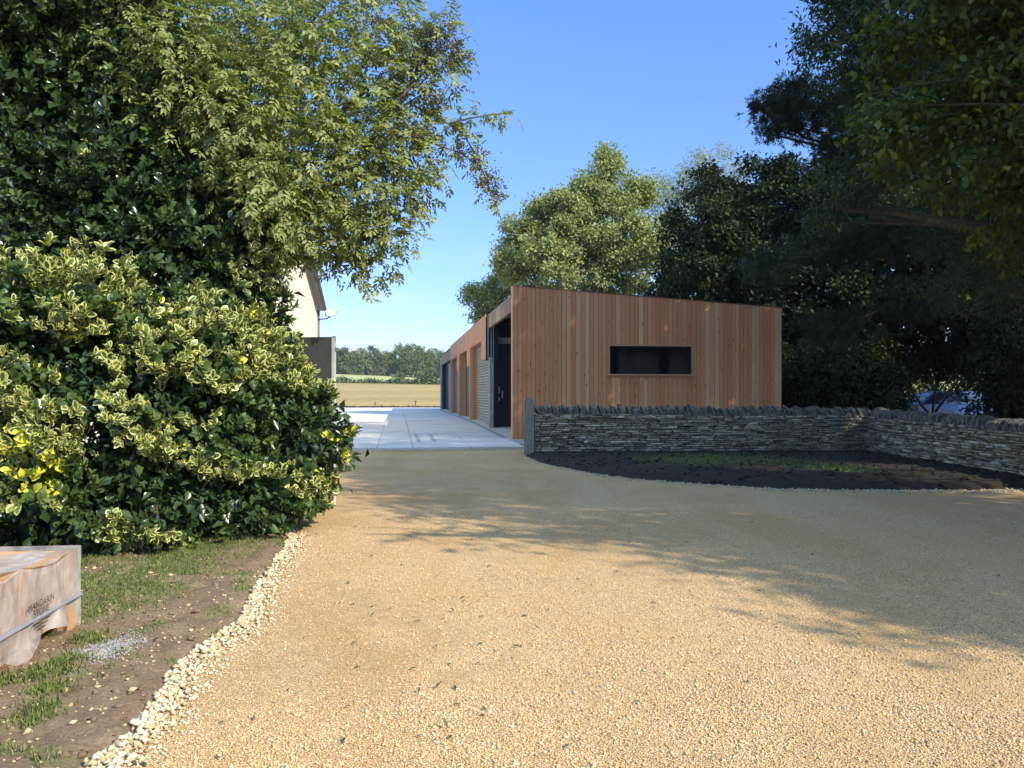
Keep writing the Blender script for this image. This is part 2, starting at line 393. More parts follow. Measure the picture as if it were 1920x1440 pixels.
AF = 3.78; DF = 25.08; WID = 9.37; AR = AF + WID
def ztop(a): return 5.12 - (a - AF) * (5.12 - 4.56) / WID
GAR = empty('timber_garage_block', bw(AF, DF, .1), 'long garage block clad in red-brown vertical larch boards with a sloping roofline', 'garage')
fr = lambda a, d, z: bw(a, d, z)
def aat(px, D=DF):      # building coordinate a seen at photo column px on the plane D
    t = (px - 960) / F
    return D * (V[0] - t * V[1]) / (t * U[1] - U[0])
def zat(px, py, D=DF):
    a = aat(px, D); Y = a * U[1] + D * V[1]
    return EYE + (HOR - py) * Y / F
wa0, wa1 = aat(1143), aat(1296); wz0, wz1 = zat(1143, 701.5), zat(1143, 648.5)
# gable boards
mb = MB(); a = AF; i = 0
palepx = [1102, 1198, 1329, 1345, 1413, 1455, 1452, 1236, 1268]
random.seed(21)
while a < AR - .02:
    w = random.choice([.135, .15, .15, .17]); w = min(w, AR - a)
    px = 960 + F * ((a + w / 2) * U[0] + DF * V[0]) / ((a + w / 2) * U[1] + DF * V[1])
    tone = random.betavariate(2, 2) * .72
    if any(abs(px - q) < 3.6 for q in palepx[:6]): tone = .93
    elif random.random() < .08 + .10 * (px > 1250): tone = .84
    if px < 1000: tone *= .5
    dp = random.uniform(-.004, .004)
    def seg(z0, z1a, z1b, x0=a + .0055, x1=a + w - .0055, t=tone):
        mb.hexa([fr(x0, DF - .022 + dp, z0), fr(x1, DF - .022 + dp, z0), fr(x0, DF, z0), fr(x1, DF, z0),
                 fr(x0, DF - .022 + dp, z1a), fr(x1, DF - .022 + dp, z1b), fr(x0, DF, z1a), fr(x1, DF, z1b)], tone=t, seed=random.random())
    xa, xb = a + .0055, a + w - .0055
    def zt_(x): return ztop(x)
    if xb > wa0 and xa < wa1:             # board crosses the window: piece above, piece below, sliver beside
        ia, ib = max(xa, wa0), min(xb, wa1); t2 = random.choice([tone, .1, .5, .85]) if tone < .9 else .4
        seg(.02, wz0 - .06, wz0 - .06, ia, ib, t2); seg(wz1 + .03, zt_(ia), zt_(ib), ia, ib)
        if xa < wa0: seg(.02, zt_(xa), zt_(wa0), xa, wa0 - .0005)
        if xb > wa1: seg(.02, zt_(wa1), zt_(xb), wa1 + .0005, xb)
    else: seg(.02, zt_(xa), zt_(xb))
    a += w; i += 1
mb.build('gable_cladding', MW, GAR)
# gable structure behind the boards, with a window hole
def wallpiece(m, a0, a1, z0, zt0, zt1, d0=DF + .002, d1=DF + .22):
    m.hexa([fr(a0, d0, z0), fr(a1, d0, z0), fr(a0, d1, z0), fr(a1, d1, z0), fr(a0, d0, zt0), fr(a1, d0, zt1), fr(a0, d1, zt0), fr(a1, d1, zt1)])
mb = MB(); q = -.02
wallpiece(mb, AF + .01, wa0, 0, ztop(AF) + q, ztop(wa0) + q); wallpiece(mb, wa1, AR, 0, ztop(wa1) + q, ztop(AR) + q)
wallpiece(mb, wa0, wa1, 0, wz0, wz0); wallpiece(mb, wa0, wa1, wz1, ztop(wa0) + q, ztop(wa1) + q)
mb.build('gable_wall', MDK, GAR)
mb = MB(); mb.box(AF - .035, AF - .001, DF - .03, DF + .27, .03, 5.125, fr, tone=.95, seed=.3); mb.build('corner_board', MWB, GAR)
mb = MB(); mb.hexa([fr(AF - .04, DF - .035, 5.128), fr(AR + .05, DF - .035, 4.565), fr(AF - .04, DF + .26, 5.128), fr(AR + .05, DF + .26, 4.565),
                    fr(AF - .04, DF - .035, 5.15), fr(AR + .05, DF - .035, 4.587), fr(AF - .04, DF + .26, 5.15), fr(AR + .05, DF + .26, 4.587)])
mb.build('parapet_capping', plain('copper_brown_capping', (.20, .10, .06), .5, .3), GAR)
# window
mb = MB(); mb.box(wa0 + .04, wa1 - .04, DF + .10, DF + .112, wz0 + .03, wz1 - .03, fr)
WIN = empty('x', (0, 0, 0), 'x', 'x'); bpy.data.objects.remove(WIN)
mbf = MB()
for b in [(wa0, wa0 + .04, wz0, wz1), (wa1 - .04, wa1, wz0, wz1), (wa0 + .04, wa1 - .04, wz0, wz0 + .03), (wa0 + .04, wa1 - .04, wz1 - .04, wz1)]:
    mbf.box(b[0], b[1], DF + .07, DF + .14, b[2], b[3], fr)
WIN = mbf.build('window', MBK, GAR)
mb.build('pane', MGL, WIN)
mb = MB(); t = .055
mb.box(wa0 - t, wa0 - .002, DF - .05, DF + .06, wz0 - .02, wz1 + t, fr, tone=.2, seed=.1)
mb.box(wa1 + .002, wa1 + t, DF - .05, DF + .06, wz0 - .02, wz1 + t, fr, tone=.4, seed=.5)
mb.box(wa0, wa1, DF - .047, DF + .06, wz1 + .002, wz1 + t, fr, tone=.3, seed=.8)
mb.build('window_trim', MWB, WIN)
mb = MB(); mb.box(wa0 - .10, wa1 + .11, DF - .10, DF + .05, wz0 - .04, wz0 - .003, fr, tone=.8, seed=.2)
mb.box(wa0 - .06, wa1 + .07, DF - .052, DF - .025, wz0 - .095, wz0 - .042, fr, tone=.1, seed=.2)
mb.build('window_sill', MWB, WIN)
# side block: fascia boards, piers
DB0, DB1, DE = 33.1, 55.0, 67.8
ZB = 5.0
bays = [(33.1, 34.8, 40.2), (40.62, 42.3, 47.25), (47.67, 49.3, 54.4)]   # (start, end of hanging panel, end of opening)
mb = MB(); d = DB0; random.seed(5)
while d < DB1:
    w = .145; m_ = d + w / 2; z0 = slabz(m_) + .01
    for s0, sh, s1 in bays:
        if s0 <= m_ < sh: z0 = 3.08
        elif sh <= m_ < s1: z0 = 4.0
    mb.box(AF, AF + .022, d + .003, d + w - .003, z0, ZB, fr, tone=random.betavariate(2, 2) * .75 if random.random() > .1 else .85, seed=random.random())
    d += w
mb.build('front_cladding', MW, GAR)
mb = MB()
for s0, sh, s1 in bays:
    mb.box(AF + .024, AF + .30, s0, sh, 3.10, ZB - .03, fr); mb.box(AF + .024, AF + .30, sh, s1, 4.02, ZB - .03, fr)
mb.build('front_wall', MDK, GAR)
mb = MB()   # end of the front block facing the yard entrance
mb.box(AF + .03, AF + .27, DB0 - .03, DB0 - .002, 3.10, 4.90, fr)
mb.build('shutter_housing', MGW, GAR)
mb = MB(); mb.box(AF + .01, AF + .05, DB0 - .06, DB0 - .031, 3.1, 4.9, fr); mb.box(AF + .14, AF + .19, DB0 - .06, DB0 - .031, 3.1, 4.9, fr); mb.build('shutter_rail', MBK, GAR)
for s0, sh, s1 in bays:
    mb = MB(); z = slabz(s1)
    for q in range(3): mb.box(AF + .024 + q * .125, AF + .024 + q * .125 + .122, s1 + .01, s1 + .40, z, 4.0 - .002, fr, tone=random.uniform(.2, .8), seed=random.random())
    mb.build('pier', MPI, GAR)
    mb = MB(); mb.box(AF + .024, AF + .40, sh + .0, s1, 3.97, 4.018, fr, tone=.4, seed=.6); mb.build('lintel', MPI, GAR)
# doors
def roller(d0, d1, z1):
    m = MB(); z = slabz(d0) + .02; n = int((z1 - z) / .13)
    for q in range(n):
        zz = z + q * .13
        m.add([fr(AF + .40, d0, zz), fr(AF + .40, d1, zz), fr(AF + .33, d1, zz + .045), fr(AF + .33, d0, zz + .045), fr(AF + .33, d1, zz + .08), fr(AF + .33, d0, zz + .08), fr(AF + .40, d1, zz + .13), fr(AF + .40, d0, zz + .13)],
              [(1, 0, 3, 2), (2, 3, 5, 4), (4, 5, 7, 6)])
    return m
roller(33.3, 40.2, 4.0).build('roller_door', MGW, GAR)
roller(49.3, 54.4, 4.0).build('roller_door', MGW, GAR)
mb = MB(); mb.box(AF + .40, AF + .45, 40.6, 47.3, .2, 4.0, fr); PD = mb.build('personnel_door', plain('dark_green_door', (.05, .065, .06), .5), GAR)
mb = MB(); mb.box(AF + .36, AF + .399, 41.2, 41.24, 1.15, 1.35, fr); mb.build('handle', MGZ, PD)
mb = MB(); mb.box(AF + .40, AF + .45, 47.7, 49.3, .2, 4.0, fr); mb.build('door_panel', MDK, GAR)
# first open bay
mb = MB(); mb.box(AF + .02, AF + .17, 31.9, 32.06, slabz(32), 3.1, fr); mb.build('door_post', MGZ, GAR)
mb = MB(); mb.box(AF + .24, AF + .42, 32.2, 32.46, slabz(32), 4.42, fr); mb.build('steel_column', MBK, GAR)
mb = MB()
for q in range(6): mb.box(AF + .12, AF + .24, DF + .27 + q * 1.3, DF + .27 + (q + 1) * 1.3 - .004, 4.42, 4.92, fr, tone=random.uniform(.1, .8), seed=random.random())
mb.build('beam', MRB, GAR)
mb = MB(); mb.box(AF + .28, AR - .05, 32.7, 32.85, slabz(32), 4.6, fr); mb.build('partition', MBK, GAR)
mb = MB(); mb.box(AF + .46, AF + 1.6, 32.64, 32.695, .2, 3.3, fr); ID = mb.build('inner_door', plain('inner_door_paint', (.02, .021, .024), .4), GAR)
mb = MB(); mb.box(AF + .50, AF + .56, 32.60, 32.638, 1.62, 1.90, fr); mb.box(AF + .50, AF + .56, 32.60, 32.638, 1.30, 1.44, fr); mb.box(AF + .63, AF + .70, 32.60, 32.638, 1.42, 1.74, fr); mb.build('handle', MGZ, ID)
mb = MB(); mb.box(AF + .44, AR - 1, 32.5, 32.68, 3.72, 3.98, fr); mb.build('roller_box', MGW, GAR)
mb = MB()
for x0, x1 in [(6.8, 8.2), (8.9, 10.0), (10.12, 11.0), (11.25, 12.0), (12.45, 12.55)]:
    mb.box(x0, x1, 32.55, 32.6, .4, 3.7, fr)
mb.build('inner_panel', MIN, GAR)
mb = MB()
for x in (8.1, 10.02, 11.05, 12.1): mb.box(x, x + .18, 28.4, 28.6, .15, 4.5, fr)
mb.build('inner_post', MBK, GAR)
# last bay, end wall, rear walls, roof
mb = MB(); mb.box(AF - .02, AF + .14, DE - .25, DE, slabz(60), 4.7, fr); mb.build('end_wall_post', MGZ, GAR)
mb = MB(); mb.box(AF + .1, AF + .2, DB1 + .1, DE - .25, 4.1, 4.85, fr, tone=.3, seed=.4); mb.build('beam', MRB, GAR)
mb = MB(); mb.box(AF + .14, AR, DE - .25, DE, 0, 4.4, fr); mb.box(AR - .05, AR + .02, DF, DE, 0, 4.55, fr); mb.box(AF + .44, AF + .5, DB0, DE - .3, .25, 4.5, fr); mb.build('dark_wall', MDK, GAR)
mb = MB(); mb.box(AF + .30, AF + .43, 60.6, 61.6, .25, 4.0, fr); mb.build('door_leaf', plain('blue_grey_door', (.25, .30, .36), .5), GAR)
mb = MB(); mb.box(AF + .15, AF + .4, 56.6, 57.0, .25, 4.1, fr); mb.build('steel_column', MBK, GAR)
mb = MB()
def roofz(a, o): return 4.92 + o - (a - AF) * .058
for d0, d1_ in [(DF + .27, DE)]:
    mb.hexa([fr(AF + .26, d0, roofz(AF, -.02)), fr(AR, d0, roofz(AR, -.02)), fr(AF + .26, d1_, roofz(AF, -.02)), fr(AR, d1_, roofz(AR, -.02)),
             fr(AF + .26, d0, roofz(AF, .05)), fr(AR, d0, roofz(AR, .05)), fr(AF + .26, d1_, roofz(AF, .05)), fr(AR, d1_, roofz(AR, .05))])
mb.build('roof', plain('roof_sheet', (.35, .35, .35), .6), GAR)
mb = MB(); mb.box(AF + .1, AF + .26, DF + .27, DE, 4.925, 4.97, fr); mb.build('gutter', MGW, GAR)

# ------------------------------------------------------------------ dry stone wall
k = M('drystone'); tone = k.attr('tone'); n1 = k.noise(18, 5, .65); n2 = k.noise(4, 4); n3 = k.noise(45, 3)
c = k.ramp(k.math('ADD', tone, k.math('MULTIPLY', k.math('SUBTRACT', n1, .5), .7)), [(0., (.12, .095, .065)), (.4, (.29, .24, .16)), (.75, (.50, .425, .30)), (1., (.72, .64, .50))])
c = k.mix(k.ramp(k.mix(.5, n2, n3), [(.52, 0.), (.6, .6)]), c, (.15, .15, .075))
c = k.mix(k.ramp(k.noise(9, 5, .7), [(.58, 0.), (.64, .7)]), c, (.54, .51, .44))
MST = k.set(Base_Color=c, Roughness=.93, Specular_IOR_Level=.15).bump(k.mix(.4, n1, n3), .7, .012).m
MSC = plain('coping_stone', (.125, .11, .085), .95, 0, .7, 9)
MCP = plain('wall_core', (.03, .028, .024), .95)
def dry_wall(P0, P1, h0, h1, name_parts, parent, cop0, cop1, zbase=.0):
    P0 = np.array(P0, float); P1 = np.array(P1, float); Ln = np.linalg.norm(P1 - P0); dx = (P1 - P0) / Ln
    nrm = np.array([dx[1], -dx[0]])        # towards the camera side
    T = .48
    def W(s, t, z):                        # s along, t depth behind the face
        p = P0 + dx * s - nrm * t; return (p[0], p[1], z)
    m = MB(); z = zbase - .08; row = 0
    while z < h0 + .05:
        rh = random.choice([.032, .04, .045, .055, .07])
        s = -random.uniform(0, .2)
        while s < Ln:
            l = random.uniform(.10, .42) * (1 if rh < .06 else .8); s1 = min(s + l, Ln); ss0 = max(s, 0)
            hh = h0 + (h1 - h0) * s / Ln + .03 * (vn(s * .8, 2) - .5)
            if z < hh and s1 - ss0 > .03:
                dpt = random.uniform(-.045, .05); r = rh * random.uniform(.70, .98); g = .009
                t = random.betavariate(2, 2.4)
                zz = z + .02 * (vn(s * 1.3, row * .3) - .5); tl = random.uniform(-.006, .006)
                # chamfered face: outer rim slightly back, centre proud
                x0, x1 = ss0 + g, s1 - g; j = lambda q=.008: random.uniform(-q, q)
                rim = [(x0 + j(), zz + j(.005) - tl), (x1 + j(), zz + j(.005) + tl), (x1 + j(), zz + r + j(.005) + tl), (x0 + j(), zz + r + j(.005) - tl)]
                ins = min(.018, r * .25)
                face = [(x0 + ins * 1.6 + j(), zz + ins), (x1 - ins * 1.6 + j(), zz + ins), (x1 - ins * 1.6 + j(), zz + r - ins), (x0 + ins * 1.6 + j(), zz + r - ins)]
                v = [W(a_, dpt + .10 + .12, b_) for a_, b_ in rim] + [W(a_, dpt + .018, b_) for a_, b_ in rim] + [W(a_, dpt + j(.004), b_) for a_, b_ in face]
                f = [(8, 9, 10, 11)]
                for q in range(4):
                    q2 = (q + 1) % 4; f += [(q, q2, 4 + q2, 4 + q), (4 + q, 4 + q2, 8 + q2, 8 + q)]
                m.add(v, f, tone=t)
            s += l
        z += rh; row += 1
    m.build('stonework', MST, parent)
    c_ = MB(); hb = h0
    c_.hexa([W(0, .13, -.1), W(Ln, .13, -.1), W(0, T, -.1), W(Ln, T, -.1), W(0, .13, h0 - .02), W(Ln, .13, h1 - .02), W(0, T, h0 - .02), W(Ln, T, h1 - .02)])
    c_.build('wall_core', MCP, parent)
    m = MB(); s = .02
    while s < Ln - .02:
        th = random.choice([.04, .055, .07, .09, .13]) * random.uniform(.85, 1.15); H = random.uniform(.18, .30); f_ = s / Ln
        zb = h0 + (h1 - h0) * f_ + .005; zt = zb + H * (cop0 + (cop1 - cop0) * f_) / .3
        lean = random.uniform(-.13, .06) - .05; dp = random.uniform(-.03, .05); ht = random.betavariate(2, 2.4)
        n = 9; ringA = []; ringB = []
        for q in range(n):       # rounded slab outline in depth/height, extruded along the wall
            an = math.pi * q / (n - 1); yy = T / 2 - math.cos(an) * (T / 2 - dp) * random.uniform(.93, 1.03)
            hz = zb + (zt - zb) * (math.sin(an) ** .42) * random.uniform(.86, 1.06)
            ringA.append((yy, hz))
        va = [W(s + (hz - zb) * lean / .3 + random.uniform(-.006, .006), yy, hz) for yy, hz in ringA]
        vb = [W(s + th + (hz - zb) * lean / .3 + random.uniform(-.008, .004), yy + .004, hz - .008) for yy, hz in ringA]
        f = [tuple(range(n))[::-1], tuple(range(n, 2 * n))] + [(q, q + 1, n + q + 1, n + q) for q in range(n - 1)]
        m.add(va + vb, f, tone=ht)
        s += th + random.uniform(.0, .012)
    m.build('coping', MSC, parent)
random.seed(3)
WALL = empty('dry_stone_wall', (.58, 20.25, 0), 'low grey dry stone wall with upright coping stones in front of the timber gable', 'wall')
dry_wall((.60, 20.15), (9.5, 20.5), 1.06, .97, '', WALL, .29, .30)
WALL2 = empty('dry_stone_wall', (9.5, 20.5, 0), 'shaded return of the dry stone wall running under the trees at the right edge', 'wall')
dry_wall((9.46, 20.6), (9.25, 9.5), .97, .80, '', WALL2, .27, .25)
# weathered post with a round top
k = M('weathered_oak'); g = k.noise(30, 4, .6, k.pos(scale=(1, 1, .08))); c = k.ramp(g, [(.3, (.15, .14, .10)), (.6, (.28, .26, .19)), (.8, (.37, .34, .27))])
MOK = k.set(Base_Color=k.mix(k.ramp(k.noise(5, 3), [(.5, 0.), (.7, .5)]), c, (.13, .15, .085)), Roughness=.9, Specular_IOR_Level=.15).bump(g, .5, .01).m
mb = MB(); n = 12; prof = [(-.125, -.1), (-.125, 1.37)] + [(-.125 * math.cos(math.pi * q / n), 1.37 + .125 * math.sin(math.pi * q / n)) for q in range(1, n)] + [(.125, 1.37), (.125, -.1)]
X0 = .44; fa = [(X0 + x, 20.0, z) for x, z in prof]; fb = [(X0 + x, 20.22, z) for x, z in prof]; N = len(prof)
mb.add(fa + fb, [tuple(range(N)), tuple(range(N, 2 * N))[::-1]] + [(q, N + q, N + (q + 1) % N, (q + 1) % N) for q in range(N)])
tag(mb.build('gate_post', MOK, loc=(X0, 20.1, 0)), 'weathered grey timber post with a rounded top at the end of the stone wall', 'post')

# ------------------------------------------------------------------ gate leaf on the left
gd = np.array([-.987, .16]); G0 = np.array([-2.48, 10.75])
def gf(s, t, z): p = G0 + gd * s + np.array([.16, .987]) * t; return (p[0], p[1], z)
GATE = empty('gate_leaf', (G0[0], G0[1], 0), 'tall dark grey sheet gate leaf standing open behind the variegated shrub', 'gate')
mb = MB(); mb.box(.03, 3.4, .005, .045, .08, 2.39, gf); mb.build('sheet_panel', plain('dark_grey_gate_paint', (.055, .053, .05), .6, 0, .1), GATE)
mb = MB(); mb.box(-.012, .028, -.004, .055, .05, 2.40, gf); mb.build('edge_channel', plain('pale_galvanised', (.5, .49, .46), .5, .2), GATE)

# ------------------------------------------------------------------ barn on the left
BA = -4.5; barn = empty('barn', bw(BA, 30, 0), 'cream sheeted barn with a dark eave seen between the hedge and the gate', 'barn')
D0, D1 = 27.0, 46.0; apex = (28., 11.3)
def bzt(D): return 6.55 + .27 * (D1 - max(D, apex[0])) - .27 * max(0, apex[0] - D)
k = M('cream_sheet'); n1 = k.noise(1.2, 5, .6, k.pos(scale=(1, 1, .15))); n2 = k.noise(9, 4)
wv = k.n('ShaderNodeTexWave'); wv.inputs['Scale'].default_value = 1.1; wv.bands_direction = 'Y'; wv.inputs['Distortion'].default_value = 0; k.l(k.pos(rot=(0, 0, -ROT)), wv.inputs[0])
sz = k.n('ShaderNodeSeparateXYZ'); k.l(k.pos(), sz.inputs[0])
fz = k.math('FRACT', k.math('DIVIDE', sz.outputs[2], 1.25)); ln = k.ramp(fz, [(0., 1.), (.025, 1.), (.04, 0.)])
c = k.ramp(k.mix(.4, n1, n2), [(.3, (.70, .61, .41)), (.7, (.82, .74, .54))])
c = k.mix(k.math('MULTIPLY', ln, .5), c, (.3, .25, .17))
MCR = k.set(Base_Color=c, Roughness=.75, Specular_IOR_Level=.2).bump(wv.outputs[0], .2, .02).m
mb = MB(); N = 60
for q in range(N):
    d0 = D0 + (D1 - D0) * q / N; d1_ = D0 + (D1 - D0) * (q + 1) / N
    mb.hexa([fr(BA - .1, d0, 0), fr(BA, d0, 0), fr(BA - .1, d1_, 0), fr(BA, d1_, 0), fr(BA - .1, d0, bzt(d0)), fr(BA, d0, bzt(d0)), fr(BA - .1, d1_, bzt(d1_)), fr(BA, d1_, bzt(d1_))])
mb.build('side_sheeting', MCR, barn)
for d_ in (D1 - .1, D0): mb = MB(); mb.box(BA - 20, BA - .1, d_, d_ + .1, 0, 6.5, fr); mb.build('eave_wall', MCR, barn)
mb = MB()
for dd0, dd1 in ((D0 - .4, apex[0]), (apex[0], D1 + .4)):
    z0, z1 = bzt(dd0), bzt(dd1)
    mb.hexa([fr(BA - 20, dd0, z0), fr(BA + .38, dd0, z0), fr(BA - 20, dd1, z1), fr(BA + .38, dd1, z1), fr(BA - 20, dd0, z0 + .12), fr(BA + .38, dd0, z0 + .12), fr(BA - 20, dd1, z1 + .12), fr(BA + .38, dd1, z1 + .12)])
mb.build('roof', plain('barn_roof', (.30, .29, .27), .8), barn)
mb = MB()
for dd0, dd1 in ((D0 - .4, apex[0]), (apex[0], D1 + .4)):
    z0, z1 = bzt(dd0), bzt(dd1)
    mb.hexa([fr(BA + .385, dd0, z0 - .35), fr(BA + .43, dd0, z0 - .35), fr(BA + .385, dd1, z1 - .35), fr(BA + .43, dd1, z1 - .35), fr(BA + .385, dd0, z0 + .14), fr(BA + .43, dd0, z0 + .14), fr(BA + .385, dd1, z1 + .14), fr(BA + .43, dd1, z1 + .14)])
mb.build('barge_board', plain('dark_brown_barge', (.04, .028, .02), .7), barn)
MPP = plain('grey_pipe', (.16, .15, .15), .5)
for d_, h_ in ((31.2, 10.2), (45.6, 6.4)): mb = MB(); mb.tube([fr(BA + .06, d_, 0), fr(BA + .06, d_, h_)], [.065, .065], 8); mb.build('downpipe', MPP, barn)
mb = MB(); mb.box(BA + .02, BA + .05, 30.9, 31.6, 0, 10.6, fr); mb.build('corner_flashing', plain('pale_flashing', (.55, .55, .56), .5, .2), barn)
FL = empty('floodlight', bw(BA + .75, 45.4, 6.1), 'white floodlight on a bracket at the far corner of the cream barn', 'floodlight')
mb = MB(); mb.hexa([fr(BA + .55, 45.3, 6.02), fr(BA + .98, 45.3, 6.06), fr(BA + .55, 45.7, 6.02), fr(BA + .98, 45.7, 6.06), fr(BA + .42, 45.2, 6.32), fr(BA + 1.12, 45.2, 6.4), fr(BA + .42, 45.8, 6.32), fr(BA + 1.12, 45.8, 6.4)])
mb.build('lamp_housing', plain('cream_plastic', (.62, .60, .48), .5), FL)
mb = MB(); mb.tube([fr(BA, 45.5, 5.85), fr(BA + .5, 45.5, 5.9), fr(BA + .75, 45.5, 6.05)], [.035] * 3, 6); mb.build('bracket', MBK, FL)

# ------------------------------------------------------------------ pallet of stone wrapped in film
PX = -2.87; Y0, Y1 = 3.72, 5.13; PH = .56; PW = 1.0
ZG = .02
PAL = empty('wrapped_pallet', (PX - PW / 2, (Y0 + Y1) / 2, ZG), 'timber crate of paving stone wrapped in creased clear plastic film on the verge', 'crate')
def pf(x, y, z):                    # crate frame: x out of the long side, y along it, slight yaw
    yaw = R(5.5); yy = y - Y1; return (PX + x * math.cos(yaw) - yy * math.sin(yaw), Y1 + x * math.sin(yaw) + yy * math.cos(yaw), z)
MPW = wood('crate_timber', [(.50, .29, .13), (.56, .34, .17), (.60, .38, .2)], pale, vert=False, rot=0)
random.seed(9)
for ys in (Y0 + .02, (Y0 + Y1) / 2 + .06, Y1 - .10):
    mb = MB(); mb.box(-.055, -.02, ys, ys + .095, ZG - .04, ZG + PH - .02, pf, tone=random.random() * .8, seed=random.random()); mb.build('upright', MPW, PAL)
    mb = MB(); mb.box(-PW, -PW + .035, ys, ys + .095, ZG - .04, ZG + PH - .02, pf, tone=random.random() * .8, seed=random.random()); mb.build('upright', MPW, PAL)
for xs in (-.5, -.98): mb = MB(); mb.box(xs, xs + .09, Y1 - .02, Y1 + .014, ZG - .04, ZG + PH - .02, pf, tone=.5, seed=random.random()); mb.build('upright', MPW, PAL)
mb = MB()
for q in range(4):
    z0 = ZG + .10 + q * .113; mb.box(-.078, -.057, Y0, Y1, z0, z0 + .106, pf, tone=random.random() * .8, seed=random.random()); mb.box(-PW + .04, -PW + .06, Y0, Y1, z0, z0 + .106, pf, tone=random.random() * .8, seed=random.random())
    mb.box(-PW + .062, -.08, Y1 - .045, Y1 - .023, z0, z0 + .106, pf, tone=random.random() * .8, seed=random.random())
mb.build('board', MPW, PAL)
for ys in (Y0 + .0, (Y0 + Y1) / 2 - .05, Y1 - .1): mb = MB(); mb.box(-PW, -.03, ys, ys + .1, ZG - .035, ZG + .085, pf, tone=.3, seed=random.random()); mb.build('bearer', MPW, PAL)
mb = MB(); random.seed(2); y = Y0 + .06
while y < Y1 - .1:
    t_ = random.uniform(.03, .045); mb.box(-PW + .08, -.10, y, y + t_, ZG + .09, ZG + PH - .30 + random.uniform(-.02, .02), pf, jit=.003, tone=random.random()); y += t_ + .006
mb.build('paving_stone', MST, PAL)
# film
k = M('wrap_film'); n1 = k.noise(4, 4, .5, k.pos(scale=(1, 2.2, .8)), .8); n2 = k.noise(22, 3)
k.set(Base_Color=k.ramp(n1, [(.3, (.42, .39, .36)), (.7, (.56, .52, .48))]), Roughness=.30, Specular_IOR_Level=.5)
k.bump(k.mix(.2, n1, n2), .6, .03)
tr = k.n('ShaderNodeBsdfTransparent'); tr.inputs[0].default_value = (.93, .92, .90, 1); ms = k.n('ShaderNodeMixShader')
k.l(k.ramp(n1, [(.32, .36), (.7, .70)]), ms.inputs[0]); k.l(tr.outputs[0], ms.inputs[1]); k.l(k.b.outputs[0], ms.inputs[2]); k.l(ms.outputs[0], k.out.inputs[0]); MFM = k.m
def film_face(nu, nv, func, name):
    us = np.linspace(0, 1, nu); vs = np.linspace(0, 1, nv); v = [func(a_, b_) for b_ in vs for a_ in us]
    f = [(j * nu + i, j * nu + i + 1, (j + 1) * nu + i + 1, (j + 1) * nu + i) for j in range(nv - 1) for i in range(nu - 1)]
    m = MB(); m.add(v, f); return m
def sideF(u, v):
    y = Y0 - .01 + u * (Y1 - Y0 + .03)
    # bottom hem arches up between the uprights
    s = (y - Y0) / (Y1 - Y0) * 2; arch = abs(math.sin(math.pi * s)) ** .7 * .12
    zb = ZG + .0 + arch; zt = ZG + PH + .012 - .05 * math.sin(math.pi * ((s * 1.0) % 1)) 
    z = zb + (zt - zb) * v
    wob = .010 * math.sin(y * 23 + z * 9) * (1 - v * .5) + .012 * float(vn(y * 9, z * 12) - .5) + .03 * (1 - v) ** 4 * math.sin(y * 17)
    return pf(-.008 + wob, y, z)
def endF(u, v):
    x = -PW * u; arch = .10 * math.sin(math.pi * u); zb = ZG + .03 + arch; z = zb + (ZG + PH + .01 - zb) * v
    return pf(x, Y1 + .022 + .012 * float(vn(x * 11, z * 9) - .5), z)
def topF(u, v):
    x = -PW * v - .005; y = Y0 - .01 + u * (Y1 - Y0 + .03); s = (y - Y0) / (Y1 - Y0) * 2
    sag = .035 * math.sin(math.pi * (s % 1)) * (1 - 1.6 * v if v < .3 else .5) + .07 * math.sin(math.pi * v) * (.6 + .4 * math.sin(3.1 * y))
    return pf(x, y, ZG + PH + .012 - sag + .018 * float(vn(x * 13, y * 11) - .5))
fm = MB()
for nu, nv, fn_ in ((90, 34, sideF), (50, 24, endF)):
    t_ = film_face(nu, nv, fn_, ''); fm.add(t_.v, t_.f)
t_ = film_face(80, 50, topF, '')
hole = []
for q in t_.f:
    c0 = np.mean([t_.v[i] for i in q], axis=0)
    if ((c0[1] - 4.42) / .24) ** 2 + ((c0[0] - PX - (Y1 - c0[1]) * .096 + .095) / .075) ** 2 < 1: continue
    hole.append(q)
fm.add(t_.v, hole)
fm.build('plastic_film', MFM, PAL, smooth=True)
# printing and strap on the film
MINK = plain('film_print', (.045, .03, .022), .7)
def text(body, size, y, z, name, parent, rotx=0):
    c = bpy.data.curves.new('t', 'FONT'); c.body = body; c.size = size; c.align_x = 'CENTER'; c.align_y = 'CENTER'; c.extrude = .0004
    o = bpy.data.objects.new('t', c); COL.objects.link(o)
    dg = bpy.context.evaluated_depsgraph_get(); me = bpy.data.meshes.new_from_object(o.evaluated_get(dg)); bpy.data.objects.remove(o)
    off = WORLD_OF(parent)
    for v in me.vertices:
        p = pf(.019, y + v.co.x, z + v.co.y + .0); v.co = Vector(p) - off
    me.materials.clear(); me.materials.append(MINK)
    r = bpy.data.objects.new(name, me); COL.objects.link(r); r.parent = parent; return r
ym = 4.60
text('MANDARIN', .058, ym, ZG + .335, 'printed_lettering', PAL)
text('STONE', .058, ym, ZG + .285, 'printed_lettering', PAL)
mb = MB()
for q, (w, zz) in enumerate(((.20, .225), (.16, .205), (.10, .185))): mb.box(.017, .0185, ym - w / 2, ym + w / 2, ZG + zz, ZG + zz + .006, pf)
mb.build('printed_lines', MINK, PAL)
mb = MB(); mb.box(.010, .016, Y0 - .01, Y1 + .008, ZG + .245, ZG + .262, pf); mb.build('strap', plain('grey_strap', (.28, .28, .33), .5), PAL)

